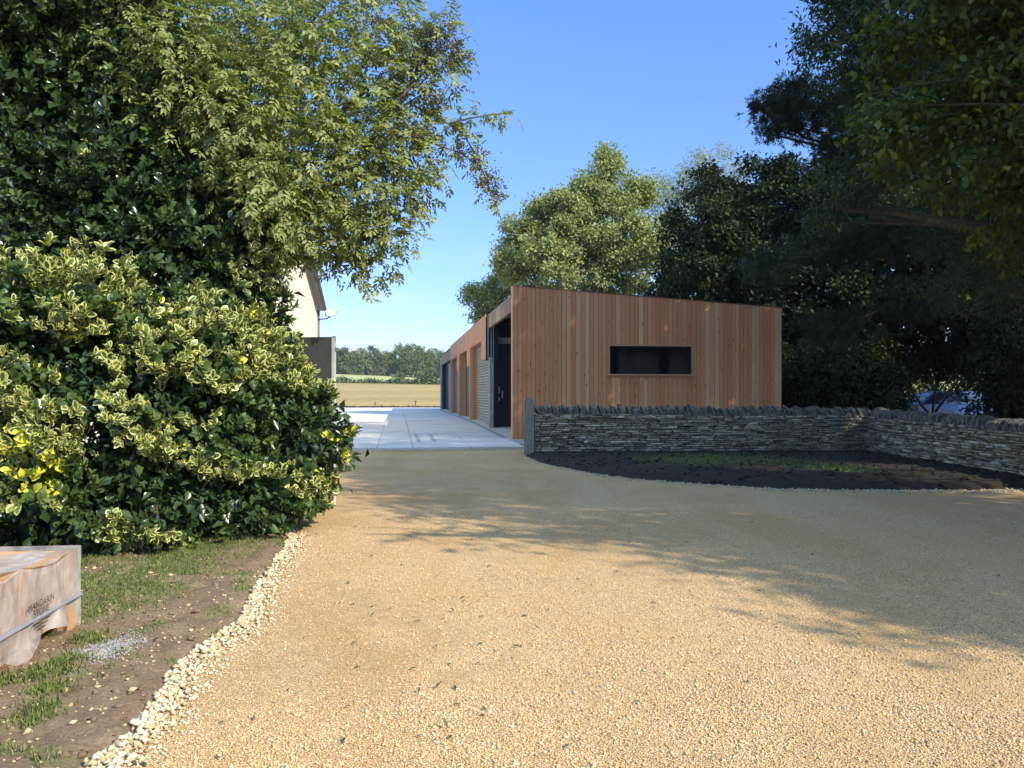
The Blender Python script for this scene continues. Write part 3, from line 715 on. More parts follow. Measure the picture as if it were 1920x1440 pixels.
# ------------------------------------------------------------------ foliage machinery
LEAF_Q = (np.array([[0, 0, 0], [-.5, .45, .10], [0, 1, -.06], [.5, .45, .10]]), [[0, 3, 2], [0, 2, 1]], [0, 0, 0, 0])
LEAF_T = (np.array([[0, 0, 0], [-.42, .28, .07], [-.5, .58, .06], [0, 1, -.08], [.5, .58, .06], [.42, .28, .07], [0, .5, -.02]]),
          [[0, 6, 1], [1, 6, 2], [2, 6, 3], [0, 5, 6], [5, 4, 6], [4, 3, 6]], [0] * 7)
LEAF_V = (np.array([[0, 0, 0], [-.30, .18, .05], [-.5, .50, .09], [-.40, .80, .05], [0, 1, -.05], [.40, .80, .05], [.5, .50, .09], [.30, .18, .05],
                    [0, .22, -.01], [0, .52, .0], [0, .80, -.02]]),
          [[0, 8, 1], [1, 8, 9, 2], [2, 9, 10, 3], [3, 10, 4], [0, 7, 8], [7, 6, 9, 8], [6, 5, 10, 9], [5, 4, 10]], [0, 0, 0, 0, 0, 0, 0, 0, 1, 1, .9])
def norm(a): return a / np.maximum(np.linalg.norm(a, axis=-1, keepdims=True), 1e-9)
def leaf_mesh(name, P, D, Nn, Ls, Ws, tpl, m, parent, tone, vari=None, smooth=False):
    T, faces, edge = tpl; n = len(P); k = len(T)
    D = norm(D); S = norm(np.cross(D, Nn)); N2 = np.cross(S, D)
    v = P[:, None, :] + S[:, None, :] * (T[None, :, 0, None] * Ws[:, None, None]) + D[:, None, :] * (T[None, :, 1, None] * Ls[:, None, None]) + N2[:, None, :] * (T[None, :, 2, None] * Ls[:, None, None] * 1.3)
    flat = np.concatenate([np.array(f) for f in faces]); cnt = np.array([len(f) for f in faces])
    idx = (np.arange(n)[:, None] * k + flat[None, :]).ravel()
    at = {'tone': np.repeat(tone, k)}
    if vari is not None: at['vari'] = np.repeat(vari, k); at['edge'] = np.tile(np.array(edge, float), n)
    return raw(name, v.reshape(-1, 3), idx, np.tile(cnt, n), m, parent, at, smooth)

def clump(P, k, f=.55):
    K = max(6, len(P) // k); c = P[rng.choice(len(P), K, replace=False)]; out = P.copy()
    for i in range(0, len(P), 1500):
        q = P[i:i + 1500]; d = ((q[:, None] - c[None]) ** 2).sum(-1); n_ = c[d.argmin(1)]; out[i:i + 1500] = n_ + (q - n_) * f
    return out
CAMP = np.array([0, 0, EYE])
def rdir(n): return norm(rng.normal(size=(n, 3)))
def lump_points(lumps, n, shell=(.72, 1.02), cull=.65, rough=.16):
    """points through the outer part of a union of ellipsoids, with outward normals"""
    C = np.array([l[:3] for l in lumps], float); Rr = np.array([l[3:6] for l in lumps], float)
    w = np.array([(l[3] * l[4] * l[5]) ** (2 / 3) * (l[6] if len(l) > 6 else 1) for l in lumps]); w /= w.sum()
    out = []; outn = []; tot = 0
    while tot < n:
        kk = n * 2; i = rng.choice(len(C), kk, p=w); d = rdir(kk); r = shell[0] + (shell[1] - shell[0]) * rng.random(kk) ** .6
        bump = 1 + rough * (2 * vn(d[:, 0] * 3 + i * 5, d[:, 2] * 3 + d[:, 1] * 2 + i) - 1) + rough * .6 * (2 * vn(d[:, 0] * 8 + i, d[:, 2] * 8 + d[:, 1] * 5) - 1)
        p = C[i] + d * Rr[i] * (r * bump)[:, None]; nn = norm(d / Rr[i])
        q = ((p[:, None, :] - C[None]) / Rr[None]); inside = ((q ** 2).sum(-1) < (shell[0] * .92) ** 2).any(1)
        ok = ~inside & (p[:, 2] > .05)
        tc_ = norm(CAMP - p); sun = np.array(SUN); f = np.maximum((nn * tc_).sum(1), (nn * sun).sum(1))
        ok &= (f > -.15) | (rng.random(kk) > cull)
        out.append(p[ok]); outn.append(nn[ok]); tot += ok.sum()
    return np.concatenate(out)[:n], np.concatenate(outn)[:n]

def rosettes(P, N, per, L, asp, spread=.9, upb=.35, inner=.0):
    """whorls of leaves at twig tips"""
    n = len(P); axis = norm(N * .8 + np.array([0, 0, upb]) + rdir(n) * .55)
    k = per; A = np.repeat(axis, k, 0)
    a1 = norm(np.cross(A, np.array([.3, .2, .93]))); a2 = np.cross(A, a1)
    ph = np.tile(np.arange(k) * 2.399, n) + np.repeat(rng.random(n) * 6.28, k)
    rad = a1 * np.cos(ph)[:, None] + a2 * np.sin(ph)[:, None]
    tl = np.tile(np.linspace(.35, 1.25, k), n)[:, None] * spread
    D = norm(A * 1.0 + rad * tl + rng.normal(size=(n * k, 3)) * .16)
    Nn = norm(A - rad * .15 + rng.normal(size=(n * k, 3)) * .12)
    sc = np.repeat(rng.uniform(.6, 1.25, n), k) * rng.uniform(.7, 1.15, n * k)
    Ls = L * sc; Ws = Ls * asp * rng.uniform(.85, 1.15, n * k)
    Pp = np.repeat(P, k, 0) - A * np.tile(np.linspace(.0, .75, k), n)[:, None] * L * .8
    return Pp, D, Nn, Ls, Ws

def sprigs(P, N, per, L, asp, rad, droop=.3, flat=.5):
    """loose clusters of leaves round twig ends"""
    n = len(P); k = per; nk = n * k
    off = rng.normal(size=(nk, 3)) * rad; off[:, 2] *= (1 - flat * .5)
    Pp = np.repeat(P, k, 0) + off
    D = norm(np.repeat(N, k, 0) * .5 + rng.normal(size=(nk, 3)) * .7 + np.array([0, 0, -droop]))
    Nn = norm(np.array([0, 0, 1.]) * .9 + np.repeat(N, k, 0) * .45 + rng.normal(size=(nk, 3)) * .42)
    Ls = L * rng.uniform(.6, 1.25, nk); return Pp, D, Nn, Ls, Ls * asp * rng.uniform(.8, 1.2, nk)

def pinnate(P, N, L_, asp, pairs=3, rl=.17, droop=.35):
    n = len(P); k = pairs * 2 + 1
    D0 = norm(N * .6 + rng.normal(size=(n, 3)) * .55 + np.array([0, 0, -droop])); up = norm(np.array([0, 0, 1.]) + N * .35 + rng.normal(size=(n, 3)) * .25)
    S = norm(np.cross(D0, up)); U2 = np.cross(S, D0); rl_ = rl * rng.uniform(.7, 1.2, n)
    Ps = []; Ds = []; Ns = []; Ls = []
    for j in range(k):
        if j == k - 1: t = 1.; sd_ = 0.
        else: t = .35 + .55 * (j // 2) / max(pairs - 1, 1); sd_ = 1. if j % 2 else -1.
        Ps.append(P + D0 * (rl_ * t)[:, None] + U2 * (-.10 * rl_ * t * t)[:, None])
        Ds.append(norm(D0 * (.55 if sd_ else 1.) + S * sd_ * .9 + rng.normal(size=(n, 3)) * .14 + np.array([0, 0, -.22])))
        Ns.append(norm(U2 + rng.normal(size=(n, 3)) * .22)); Ls.append(L_ * rl_ / rl * rng.uniform(.75, 1.15, n))
    sh = lambda a: np.stack(a, 1).reshape(-1, *a[0].shape[1:])
    Ls = sh(Ls); return sh(Ps), sh(Ds), sh(Ns), Ls, Ls * asp * rng.uniform(.85, 1.15, len(Ls))
def wpath(a, b, n=6, wob=.08, sag=0):
    a = np.array(a, float); b = np.array(b, float); L_ = np.linalg.norm(b - a); out = []
    o = rng.normal(size=3) * wob * L_
    for i in range(n + 1):
        t = i / n; p = a + (b - a) * t + o * math.sin(math.pi * t) + rng.normal(size=3) * wob * L_ * .18 * (0 < i < n); p[2] += sag * L_ * (t - t * t) * 4
        out.append(p)
    return out
def skeleton(m, base, fork, r0, lumps, twigs=6, rt=.02, n=7):
    """trunk, one limb to every lump, and twigs inside the lump"""
    m.tube(wpath(base, fork, 6, .03), [r0 * (1.25 if i == 0 else 1 - .35 * i / 6) for i in range(7)], 10)
    for l in lumps:
        c = np.array(l[:3]); s_ = np.array(fork) - np.array([0, 0, random.uniform(0, .35) * (fork[2] - base[2])])
        s_[:2] = np.array(base[:2]) + (np.array(fork[:2]) - np.array(base[:2])) * (s_[2] - base[2]) / max(fork[2] - base[2], .1)
        pts = wpath(s_, c, 7, .07, .08); m.tube(pts, [r0 * .5 * (1 - .75 * i / 7) + rt * .5 for i in range(8)], n)
        for _ in range(twigs):
            d = rdir(1)[0]; d[2] = abs(d[2]) * .7; e = c + d * np.array(l[3:6]) * .92
            st_ = np.array(pts[random.choice([4, 5, 6, 7])]); tw = wpath(st_, e, 5, .1, .05)
            m.tube(tw, [rt * (1 - .8 * i / 5) for i in range(6)], 5)

MBARK = plain('bark', (.10, .08, .06), .95, 0, .35, 12)
MBARKP = plain('pale_bark', (.32, .29, .22), .95, 0, .3, 12)
MTWIG = plain('brown_twig', (.16, .10, .06), .9, 0, .3, 20)

# ------------------------------------------------------------------ left: variegated shrub
MVAR = leafmat('variegated_leaf', (.03, .055, .016), (.07, .11, .028), (.13, .17, .045), margin=(.52, .51, .17), yellow=(.62, .60, .06), gloss=.33, transl=.16)
MEVG = leafmat('evergreen_leaf', (.018, .034, .012), (.045, .078, .022), (.11, .155, .045), margin=(.50, .50, .20), yellow=(.5, .5, .05), gloss=.28, transl=.10)
VS = [(-5.3, 8.2, 1.35, 1.5, 1.4, 1.6), (-4.3, 8.1, 1.35, 1.15, 1.15, 1.3), (-3.6, 8.5, 1.25, 1.0, 1.0, 1.35), (-3.25, 9.3, 1.3, .85, .95, 1.2), (-2.8, 9.3, .95, .68, .8, .75), (-4.9, 7.6, .6, 1.1, .9, .65), (-3.9, 7.7, .5, .9, .65, .52), (-3.1, 8.4, .45, .72, .7, .45), (-2.75, 8.9, .4, .5, .6, .4), (-5.0, 7.7, 2.1, .9, .8, .75), (-3.9, 7.8, 1.55, .7, .7, .45), (-2.32, 9.2, 1.05, .36, .5, .5, 2.), (-2.5, 9.1, .55, .35, .5, .35, 1.5)]
sh = empty('variegated_shrub', (-4.0, 8.8, 0), 'large rounded shrub of cream-edged and yellow leaves beside the gravel drive', 'shrub')
def vari_field(P):
    f = .55 * vn(P[:, 0] * 1.5 + 9, P[:, 2] * 2.6 + P[:, 1]) + .45 * vn(P[:, 0] * 3.6, P[:, 2] * 5.0 + 4)
    return f
P, N = lump_points(VS, 7200, (.74, 1.14), .75, .26); per = 7
keep_ = fbm(P[:, 0] * 1.9 + 3, P[:, 2] * 3.4 + P[:, 1]) > .44; P, N = P[keep_], N[keep_]; P = clump(P, 14, .8)
f = vari_field(P); hgt = P[:, 2]
isv = f > (.40 + .16 * np.clip((.9 - hgt) / .9, 0, 1) + .16 * np.clip((P[:, 0] + 3.5) / .7, 0, 1) * np.clip((1.7 - hgt) / .6, 0, 1) + .1 * (hgt > 2.5) * (P[:, 0] > -4.6))
va = np.where(isv, rng.uniform(.4, .9, len(P)), rng.uniform(0, .28, len(P)))
q = rosettes(P, N, per, .098, .56, spread=1.1)
va = np.repeat(va, per); yp = vn(q[0][:, 0] * 2.6 + 3, q[0][:, 2] * 2.6); va = np.where(rng.random(len(va)) < .015 + .75 * np.clip((yp - .80) * 6, 0, 1), 1., va)
leaf_mesh('foliage', *q, LEAF_V, MVAR, sh, np.repeat(np.clip(rng.normal(.5, .25, len(P)), 0, 1), per), va, smooth=True)
P, N = lump_points(VS, 3400, (.4, .82), .6, .1); q = sprigs(P, N, 6, .12, .55, .09)
leaf_mesh('inner_foliage', *q, LEAF_Q, MEVG, sh, rng.random(len(q[0])) * .6, np.zeros(len(q[0])))
m = MB(); 
for i in range(26):
    l = random.choice(VS); b = (l[0] * .5 - 2.1 + random.uniform(-.5, .5), l[1] + random.uniform(0, .3), 0); d = rdir(1)[0]; d[1] = -abs(d[1])
    m.tube(wpath(b, np.array(l[:3]) + d * np.array(l[3:6]) * .98, 6, .08), [.022 * (1 - .75 * j / 6) for j in range(7)], 5)
m.build('stem', MTWIG, sh)

# tall evergreen behind it
ES = [(-6.6, 9.6, 4.3, 2.2, 1.6, 3.6), (-5.0, 10.0, 4.3, 1.4, 1.3, 2.6), (-4.4, 9.7, 2.8, 1.35, 1.2, 2.0), (-3.75, 9.9, 2.3, .8, .9, 1.35), (-3.75, 9.9, 3.6, .85, .8, .9), (-6.0, 9.6, 6.7, 1.5, 1.3, 1.5)]
ev = empty('evergreen_shrub', (-5.2, 10, 0), 'tall dark glossy evergreen bush rising behind the variegated shrub at the left edge', 'shrub')
P, N = lump_points(ES, 8600, (.72, 1.08), .75, .25); per = 7; P = clump(P, 14, .8)
va = np.where((vn(P[:, 0] * 1.6 + 2, P[:, 2] * 1.6) > .60) & (P[:, 0] > -4.9) & (P[:, 2] < 5.2), rng.uniform(.4, .8, len(P)), 0)
q = rosettes(P, N, per, .108, .44, spread=1.0)
leaf_mesh('foliage', *q, LEAF_V, MEVG, ev, np.repeat(np.clip(rng.normal(.45, .28, len(P)), 0, 1), per), np.repeat(va, per), smooth=True)
P, N = lump_points(ES, 5200, (.3, .85), .5, .1); q = sprigs(P, N, 6, .17, .6, .14)
leaf_mesh('inner_foliage', *q, LEAF_Q, MEVG, ev, rng.random(len(q[0])) * .5, np.zeros(len(q[0])))
m = MB(); skeleton(m, (-5.4, 10.1, 0), (-5.3, 10, 2.2), .13, ES, 8, .018); m.build('trunk', MBARK, ev)

# elder with dark berries
MELD = leafmat('elder_leaf', (.12, .15, .042), (.22, .25, .08), (.37, .38, .13), gloss=.5, transl=.30, spec=.3)
EL = [(-2.35, 10.4, 3.80, .6, .6, .42), (-3.4, 9.3, 4.9, .8, .6, .8, 1.3), (-4.1, 9.2, 5.6, .75, .6, .8, 1.2), (-2.9, 9.6, 5.9, .8, .6, .8, 1.2), (-3.0, 9.4, 4.0, .6, .5, .5, 1.2), (-1.95, 10.5, 3.35, .32, .3, .28, .7), (-3.7, 10.6, 5.6, 1.15, 1.0, 1.35), (-2.9, 10.5, 4.75, 1.15, 1.0, 1.05), (-2.1, 10.6, 5.6, .95, .9, 1.1), (-2.1, 10.4, 4.45, .85, .8, .75, 1.1), (-1.45, 10.6, 4.8, .52, .6, .75), (-1.35, 10.6, 5.9, .55, .6, .75), (-1.0, 10.6, 6.4, .42, .5, .55, .6), (-2.6, 10.6, 6.9, 1.4, .9, .9), (-2.75, 10.3, 3.75, .8, .7, .5), (-4.6, 10.3, 6.6, 1.0, .9, .8), (-1.75, 10.5, 3.75, .55, .5, .35, .7), (-3.5, 10.0, 3.3, .5, .5, .5)]
ed = empty('elder_tree', (-3.3, 11.2, 0), 'elder tree with purple-black berry clusters arching over the drive on the left', 'tree')
P, N = lump_points(EL, 7600, (.25, 1.14), .5, .4); per = 7; P = clump(P, 14, .75)
# arching sprays beyond the crown
def px2(px, py, Y): return np.array([(px - 960) / F * Y, Y, EYE + (HOR - py) / F * Y])
spr = [[(780, 200), (830, 225), (868, 250), (892, 290), (915, 345), (928, 385)], [(840, 232), (880, 222), (920, 215), (958, 212)], [(760, 250), (820, 272), (868, 288), (900, 318)], [(800, 60), (835, 70), (860, 95)], [(770, 330), (800, 345), (835, 330)],
       [(640, 470), (670, 510), (700, 555)], [(700, 420), (745, 410), (790, 405)]]
ex = []
for s_ in spr:
    w3 = [px2(a_, b_, 10.4) for a_, b_ in s_]
    for i in range(len(w3) - 1):
        for t_ in np.linspace(0, 1, 11): ex.append(w3[i] * (1 - t_) + w3[i + 1] * t_ + rng.normal(size=3) * .05)
ex += [px2(x_, y_, 10.4) for x_, y_ in [(900, 340), (910, 360), (922, 350), (905, 330), (930, 340), (870, 90), (860, 110), (850, 80), (845, 130), (835, 150)]]
ex = np.array(ex)
P = np.concatenate([P, ex]); N = np.concatenate([N, norm(rng.normal(size=(len(ex), 3)) * .5 + np.array([.4, -.3, -.2]))])
q = pinnate(P, N, .085, .38)
leaf_mesh('crown', *q, LEAF_T, MELD, ed, np.repeat(np.clip(rng.normal(.5, .25, len(P)), 0, 1), per) * .7 + rng.random(len(q[0])) * .3)
m = MB(); skeleton(m, (-4.1, 11.2, 0), (-4.0, 11, 3.9), .06, EL, 10, .013)
for s_ in spr: w3 = [px2(a_, b_, 10.42) for a_, b_ in s_]; m.tube(w3, [.014 * (1 - .6 * j / len(w3)) for j in range(len(w3))], 5)
m.build('trunk', plain('elder_bark', (.13, .09, .06), .95, 0, .3, 15), ed)
MBER = plain('elder_berry', (.035, .012, .022), .45, 0, .3, 30)
octa = np.array([[1, 0, 0], [-1, 0, 0], [0, 1, 0], [0, -1, 0], [0, 0, 1], [0, 0, -1]], float); oct_f = np.array([[0, 2, 4], [2, 1, 4], [1, 3, 4], [3, 0, 4], [2, 0, 5], [1, 2, 5], [3, 1, 5], [0, 3, 5]])
def blobs(name, P, r, m, parent=None, sq=None, jit=.12, tone=None, smooth=False, kind=None):
    n = len(P); v = octa[None] * (1 + rng.normal(size=(n, 6, 3)) * jit) + rng.normal(size=(n, 6, 3)) * jit
    an = rng.random(n) * 6.28; sc = np.ones((n, 1, 3)) if sq is None else np.array(sq)[None, None] * rng.uniform(.8, 1.2, (n, 1, 3))
    v = v * sc; c, s = np.cos(an)[:, None], np.sin(an)[:, None]
    x = v[..., 0] * c - v[..., 1] * s; y = v[..., 0] * s + v[..., 1] * c; v = np.stack([x, y, v[..., 2]], -1) * np.asarray(r).reshape(-1, 1, 1) + P[:, None]
    idx = (np.arange(n)[:, None] * 6 + oct_f.ravel()[None]).ravel()
    o = raw(name, v.reshape(-1, 3), idx, np.full(n * 8, 3), m, parent, {'tone': np.repeat(rng.random(n) if tone is None else tone, 6)}, smooth)
    if kind: o['kind'] = kind
    return o
bc = [px2(x_, y_, 10.25) for x_, y_ in [(840, 60), (825, 50), (855, 85), (870, 110), (845, 110), (812, 70), (790, 80), (830, 90), (800, 110), (775, 60), (930, 350), (918, 330), (905, 345), (925, 372), (896, 300), (872, 280), (760, 95), (745, 70), (500, 130), (480, 120), (320, 95), (330, 60), (310, 120), (440, 100), (700, 40), (640, 230), (690, 270), (560, 150), (790, 170), (820, 190)]]
B = np.concatenate([c + rng.normal(size=(90, 3)) * np.array([.085, .06, .055]) for c in bc])
blobs('berries', B, rng.uniform(.008, .013, len(B)), MBER, ed, jit=.05, smooth=True)

# ------------------------------------------------------------------ ordinary broadleaf tree builder
def tree(name, label, cat, lumps, base, fork, r0, npts, per, L_, asp, rad, mat_, group=None, bark=None, tpl=LEAF_Q, shell=(.35, 1.08), rough=.3, twigs=5, rt=.025, tone=(.5, .22), cull=.5, droop=.3, ck=22, cf_=.6, sub=0):
    e = empty(name, base, label, cat, group)
    big = list(lumps)
    if sub:
        for l in lumps:
            for _ in range(sub):
                d = rdir(1)[0]; d[2] = d[2] * .8 + .25; f_ = random.uniform(.28, .45)
                lumps = lumps + [tuple(np.array(l[:3]) + d * np.array(l[3:6]) * .95) + tuple(np.array(l[3:6]) * f_) + (.9,)]
    P, N = lump_points(lumps, npts, shell, cull, rough); P = clump(P, ck, cf_)
    q = sprigs(P, N, per, L_, asp, rad, droop)
    leaf_mesh('crown', *q, tpl, mat_, e, np.clip(np.repeat(rng.normal(tone[0], tone[1], len(P)), per) + rng.normal(size=len(q[0])) * .1, 0, 1))
    m = MB(); skeleton(m, base, fork, r0, big, twigs, rt); m.build('trunk', bark or MBARK, e)
    return e
MLT = leafmat('pale_leaf', (.18, .20, .075), (.28, .30, .115), (.40, .41, .16), gloss=.55, transl=.3, spec=.25)
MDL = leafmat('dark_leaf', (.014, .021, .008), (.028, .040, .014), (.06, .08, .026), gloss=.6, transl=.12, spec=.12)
MLM = leafmat('lime_leaf', (.032, .048, .012), (.062, .085, .018), (.15, .17, .032), gloss=.55, transl=.35, spec=.2)
MML = leafmat('maple_leaf', (.025, .04, .012), (.05, .075, .02), (.09, .12, .03), gloss=.5, transl=.25, spec=.3)
MCN = leafmat('conifer_needle', (.03, .045, .028), (.05, .075, .045), (.10, .12, .06), gloss=.55, transl=.05, spec=.2)
MBG = leafmat('blue_green_leaf', (.035, .055, .032), (.06, .09, .045), (.11, .14, .07), gloss=.6, transl=.2, spec=.15)

# pale sunlit trees behind the garage roof   (photo x 870-1260)
def lp(px, py, Y, rx, ry, rz, w=1.):        # lump from photo column/row at distance Y; radii in photo pixels (x, z) and metres (y)
    c = px2(px, py, Y); return (c[0], c[1], c[2], rx / F * Y, ry, rz / F * Y, w)
Yb = 46
tree('pale_green_tree', 'tall pale green sunlit tree behind the high end of the garage roof', 'tree',
     [lp(1130, 430, Yb, 120, 3, 70), lp(1010, 455, Yb, 72, 3, 62), lp(1060, 520, Yb, 110, 3, 55), lp(1190, 500, Yb, 90, 3, 70), lp(1135, 350, Yb, 55, 2, 40, .8), lp(1143, 310, Yb, 24, 1, 34, .8), lp(1080, 400, Yb, 60, 2, 40), lp(960, 500, Yb, 34, 1.5, 36), lp(975, 440, Yb, 26, 1, 26, .8), lp(1205, 350, Yb, 38, 1.5, 34, .35), lp(1090, 345, Yb, 14, .6, 10, .7), lp(1030, 400, Yb, 22, 1, 22, .6)],
     (5.6, Yb + 1, 0), (5.6, Yb + 1, 5), .22, 8500, 9, .22, .55, .22, MLT, ck=40, cf_=.62, sub=4,  bark=MBARKP, twigs=8, rt=.05, tpl=LEAF_Q)
tree('pale_green_tree', 'smaller leafy tree peeping out left of the garage corner', 'tree',
     [lp(915, 560, 50, 42, 1.5, 26), lp(890, 552, 50, 24, 1.2, 18), lp(900, 590, 50, 18, 1, 16), lp(940, 530, 50, 26, 1.5, 24)], (-.8, 50.5, 0), (-.9, 50.5, 3.5), .16, 800, 9, .2, .55, .25, MLT, bark=MBARKP, rt=.035)
tree('feathery_tree', 'thin feathery tree top standing above the dark copse', 'tree',
     [lp(1330, 300, 48, 46, 1.5, 34, .5), lp(1300, 340, 48, 50, 1.5, 34, .7), lp(1240, 350, 48, 40, 1.2, 40, .6), lp(1375, 330, 48, 30, 1.5, 30, .5), lp(1270, 400, 48, 60, 2, 50)], (12, 49, 0), (12, 49, 9), .2, 900, 10, .15, .4, .24, MLT, bark=MBARKP, twigs=9, rt=.04)
# dark copse right of it
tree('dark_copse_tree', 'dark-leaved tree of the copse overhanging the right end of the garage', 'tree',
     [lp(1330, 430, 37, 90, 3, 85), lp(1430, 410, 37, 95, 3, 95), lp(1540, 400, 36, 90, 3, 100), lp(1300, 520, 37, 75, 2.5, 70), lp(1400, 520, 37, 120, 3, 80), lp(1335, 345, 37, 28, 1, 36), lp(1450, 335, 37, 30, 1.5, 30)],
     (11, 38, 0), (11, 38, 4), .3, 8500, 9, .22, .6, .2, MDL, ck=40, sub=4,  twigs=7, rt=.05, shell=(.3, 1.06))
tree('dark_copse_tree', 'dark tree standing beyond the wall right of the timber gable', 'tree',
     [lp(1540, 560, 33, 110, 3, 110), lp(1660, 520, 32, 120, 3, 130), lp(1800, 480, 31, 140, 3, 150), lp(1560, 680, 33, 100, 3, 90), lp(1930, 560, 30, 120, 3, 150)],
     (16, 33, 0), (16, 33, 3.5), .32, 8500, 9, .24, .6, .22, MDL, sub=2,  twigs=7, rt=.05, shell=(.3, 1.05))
tree('sunlit_bush_tree', 'bushy tree with a few sunlit leaves behind the pine branch', 'tree',
     [lp(1540, 350, 40, 60, 2, 60), lp(1600, 400, 40, 70, 2, 70), lp(1650, 330, 40, 70, 2, 70)], (15, 41, 0), (15, 41, 6), .2, 1300, 9, .2, .55, .25, MBG, rt=.045)
MSH = MDL
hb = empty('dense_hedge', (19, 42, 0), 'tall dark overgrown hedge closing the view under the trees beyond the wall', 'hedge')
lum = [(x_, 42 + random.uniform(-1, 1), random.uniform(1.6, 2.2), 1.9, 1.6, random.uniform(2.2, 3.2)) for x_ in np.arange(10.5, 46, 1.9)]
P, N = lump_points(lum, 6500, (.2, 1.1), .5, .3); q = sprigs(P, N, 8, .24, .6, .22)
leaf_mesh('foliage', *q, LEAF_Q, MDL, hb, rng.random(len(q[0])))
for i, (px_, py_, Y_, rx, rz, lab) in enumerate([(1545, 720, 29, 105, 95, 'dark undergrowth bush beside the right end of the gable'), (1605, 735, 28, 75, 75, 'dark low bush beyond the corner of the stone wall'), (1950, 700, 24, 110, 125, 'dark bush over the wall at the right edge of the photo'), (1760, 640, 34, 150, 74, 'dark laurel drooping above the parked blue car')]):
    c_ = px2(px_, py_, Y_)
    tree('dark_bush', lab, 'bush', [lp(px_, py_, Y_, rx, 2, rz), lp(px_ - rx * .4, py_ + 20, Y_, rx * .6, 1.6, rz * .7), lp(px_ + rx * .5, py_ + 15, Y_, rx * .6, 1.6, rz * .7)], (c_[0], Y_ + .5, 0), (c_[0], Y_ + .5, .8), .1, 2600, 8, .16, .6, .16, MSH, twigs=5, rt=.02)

# big tree over the right of the drive: dense crown of small narrow leaves
BT = [lp(1600, 70, 14, 70, 1.4, 70), lp(1570, 40, 14.5, 62, 1.4, 60), lp(1660, 150, 14, 80, 1.5, 70), lp(1590, 160, 14.5, 45, 1, 45), lp(1640, -20, 14, 110, 2, 60), lp(1600, 330, 15, 55, 1.2, 50), lp(1560, 390, 15.5, 50, 1.2, 30), (8.9, 13.5, 9.4, 2.6, 3.0, 3.0), (11.5, 13, 11.5, 4, 4, 4), (10.5, 15.5, 7.6, 3.2, 3, 2.8), (13.5, 11.5, 8.5, 3.5, 3.5, 3.5), (7.6, 13.2, 6.7, 1.6, 1.8, 1.5), (9.0, 11.5, 7.2, 2.2, 2.2, 2.0), (10.2, 17.5, 12.5, 2.6, 3, 2.4), (11.3, 16.5, 4.6, 2.3, 2.2, 1.6), (9.6, 14.8, 4.6, 1.5, 1.6, 1.1)]
tree('willow_leaved_tree', 'large dark tree with narrow leaves filling the upper right corner', 'tree', BT, (12.3, 13.5, 0), (12, 13.5, 5.5), .38, 15000, 10, .13, .34, .15, MBG, twigs=8, rt=.035, shell=(.3, 1.1), rough=.35, tpl=LEAF_Q)
# lime boughs nearer the camera
LT = [(6.2, 8.6, 5.0, 1.5, 1.3, 1.15), (5.3, 8.7, 4.35, 1.2, 1.0, .75), (6.8, 9.0, 3.95, 1.25, 1.1, .8), (5.0, 8.9, 5.9, 1.1, 1, .8), (6.6, 8.2, 6.3, 1.6, 1.3, 1.2), (4.6, 8.8, 4.9, .75, .7, .5, .8), (7.3, 9.2, 3.1, 1.0, 1.0, .55, .7), (8.4, 8.4, 5.2, 1.6, 1.5, 1.5)]
tree('lime_tree', 'near tree with broad yellow-green leaves hanging in at the top right', 'tree', LT, (9.6, 8.2, 0), (9.2, 8.2, 3.6), .24, 4200, 8, .098, .60, .12, MLM, twigs=7, rt=.02, shell=(.3, 1.08), rough=.35, tpl=LEAF_T, droop=.5)
# pine with a long branch reaching left
pe = empty('pine_tree', (15.9, 23.5, 0), 'dark pine reaching a long tufted branch out to the left against the sky', 'pine')
PB = [lp(1590, 180, 22, 40, 1, 34), lp(1640, 180, 22, 50, 1, 40), lp(1560, 280, 22, 34, 1, 26), lp(1440, 205, 22, 36, .9, 28), lp(1475, 185, 22, 40, .9, 34), lp(1490, 195, 22, 45, 1, 36), lp(1475, 235, 22, 36, .9, 26), lp(1550, 215, 22, 55, 1.2, 50), lp(1610, 240, 22, 60, 1.2, 55), lp(1415, 200, 22, 14, .4, 12), lp(1500, 165, 22, 20, .6, 22), lp(1440, 250, 22, 20, .5, 16), lp(1530, 470, 23, 80, 1.6, 34), lp(1640, 450, 23, 80, 1.6, 45), lp(1440, 500, 23, 60, 1.3, 26), lp(1720, 560, 23, 90, 1.6, 50), lp(1560, 620, 23, 60, 1.4, 34), lp(1700, 300, 23, 80, 1.5, 70), lp(1800, 420, 23, 90, 2, 80)]
P, N = lump_points(PB, 6500, (.1, 1.15), .3, .5); P = clump(P, 8, .72)
k_ = 16; Pp = np.repeat(P, k_, 0) + rng.normal(size=(len(P) * k_, 3)) * .035; ax = norm(np.repeat(norm(N + np.array([-.5, 0, .1]) + rdir(len(P)) * .4), k_, 0) * .7 + rng.normal(size=(len(P) * k_, 3)) * .55)
leaf_mesh('crown', Pp, ax, norm(rng.normal(size=Pp.shape)), rng.uniform(.09, .16, len(Pp)), np.full(len(Pp), .013), LEAF_Q, MCN, pe, np.repeat(np.clip(rng.normal(.5, .25, len(P)), 0, 1), k_))
m = MB(); skeleton(m, (15.9, 23.5, 0), (15.2, 23.5, 8.5), .15, PB, 5, .018); m.build('trunk', MBARK, pe)

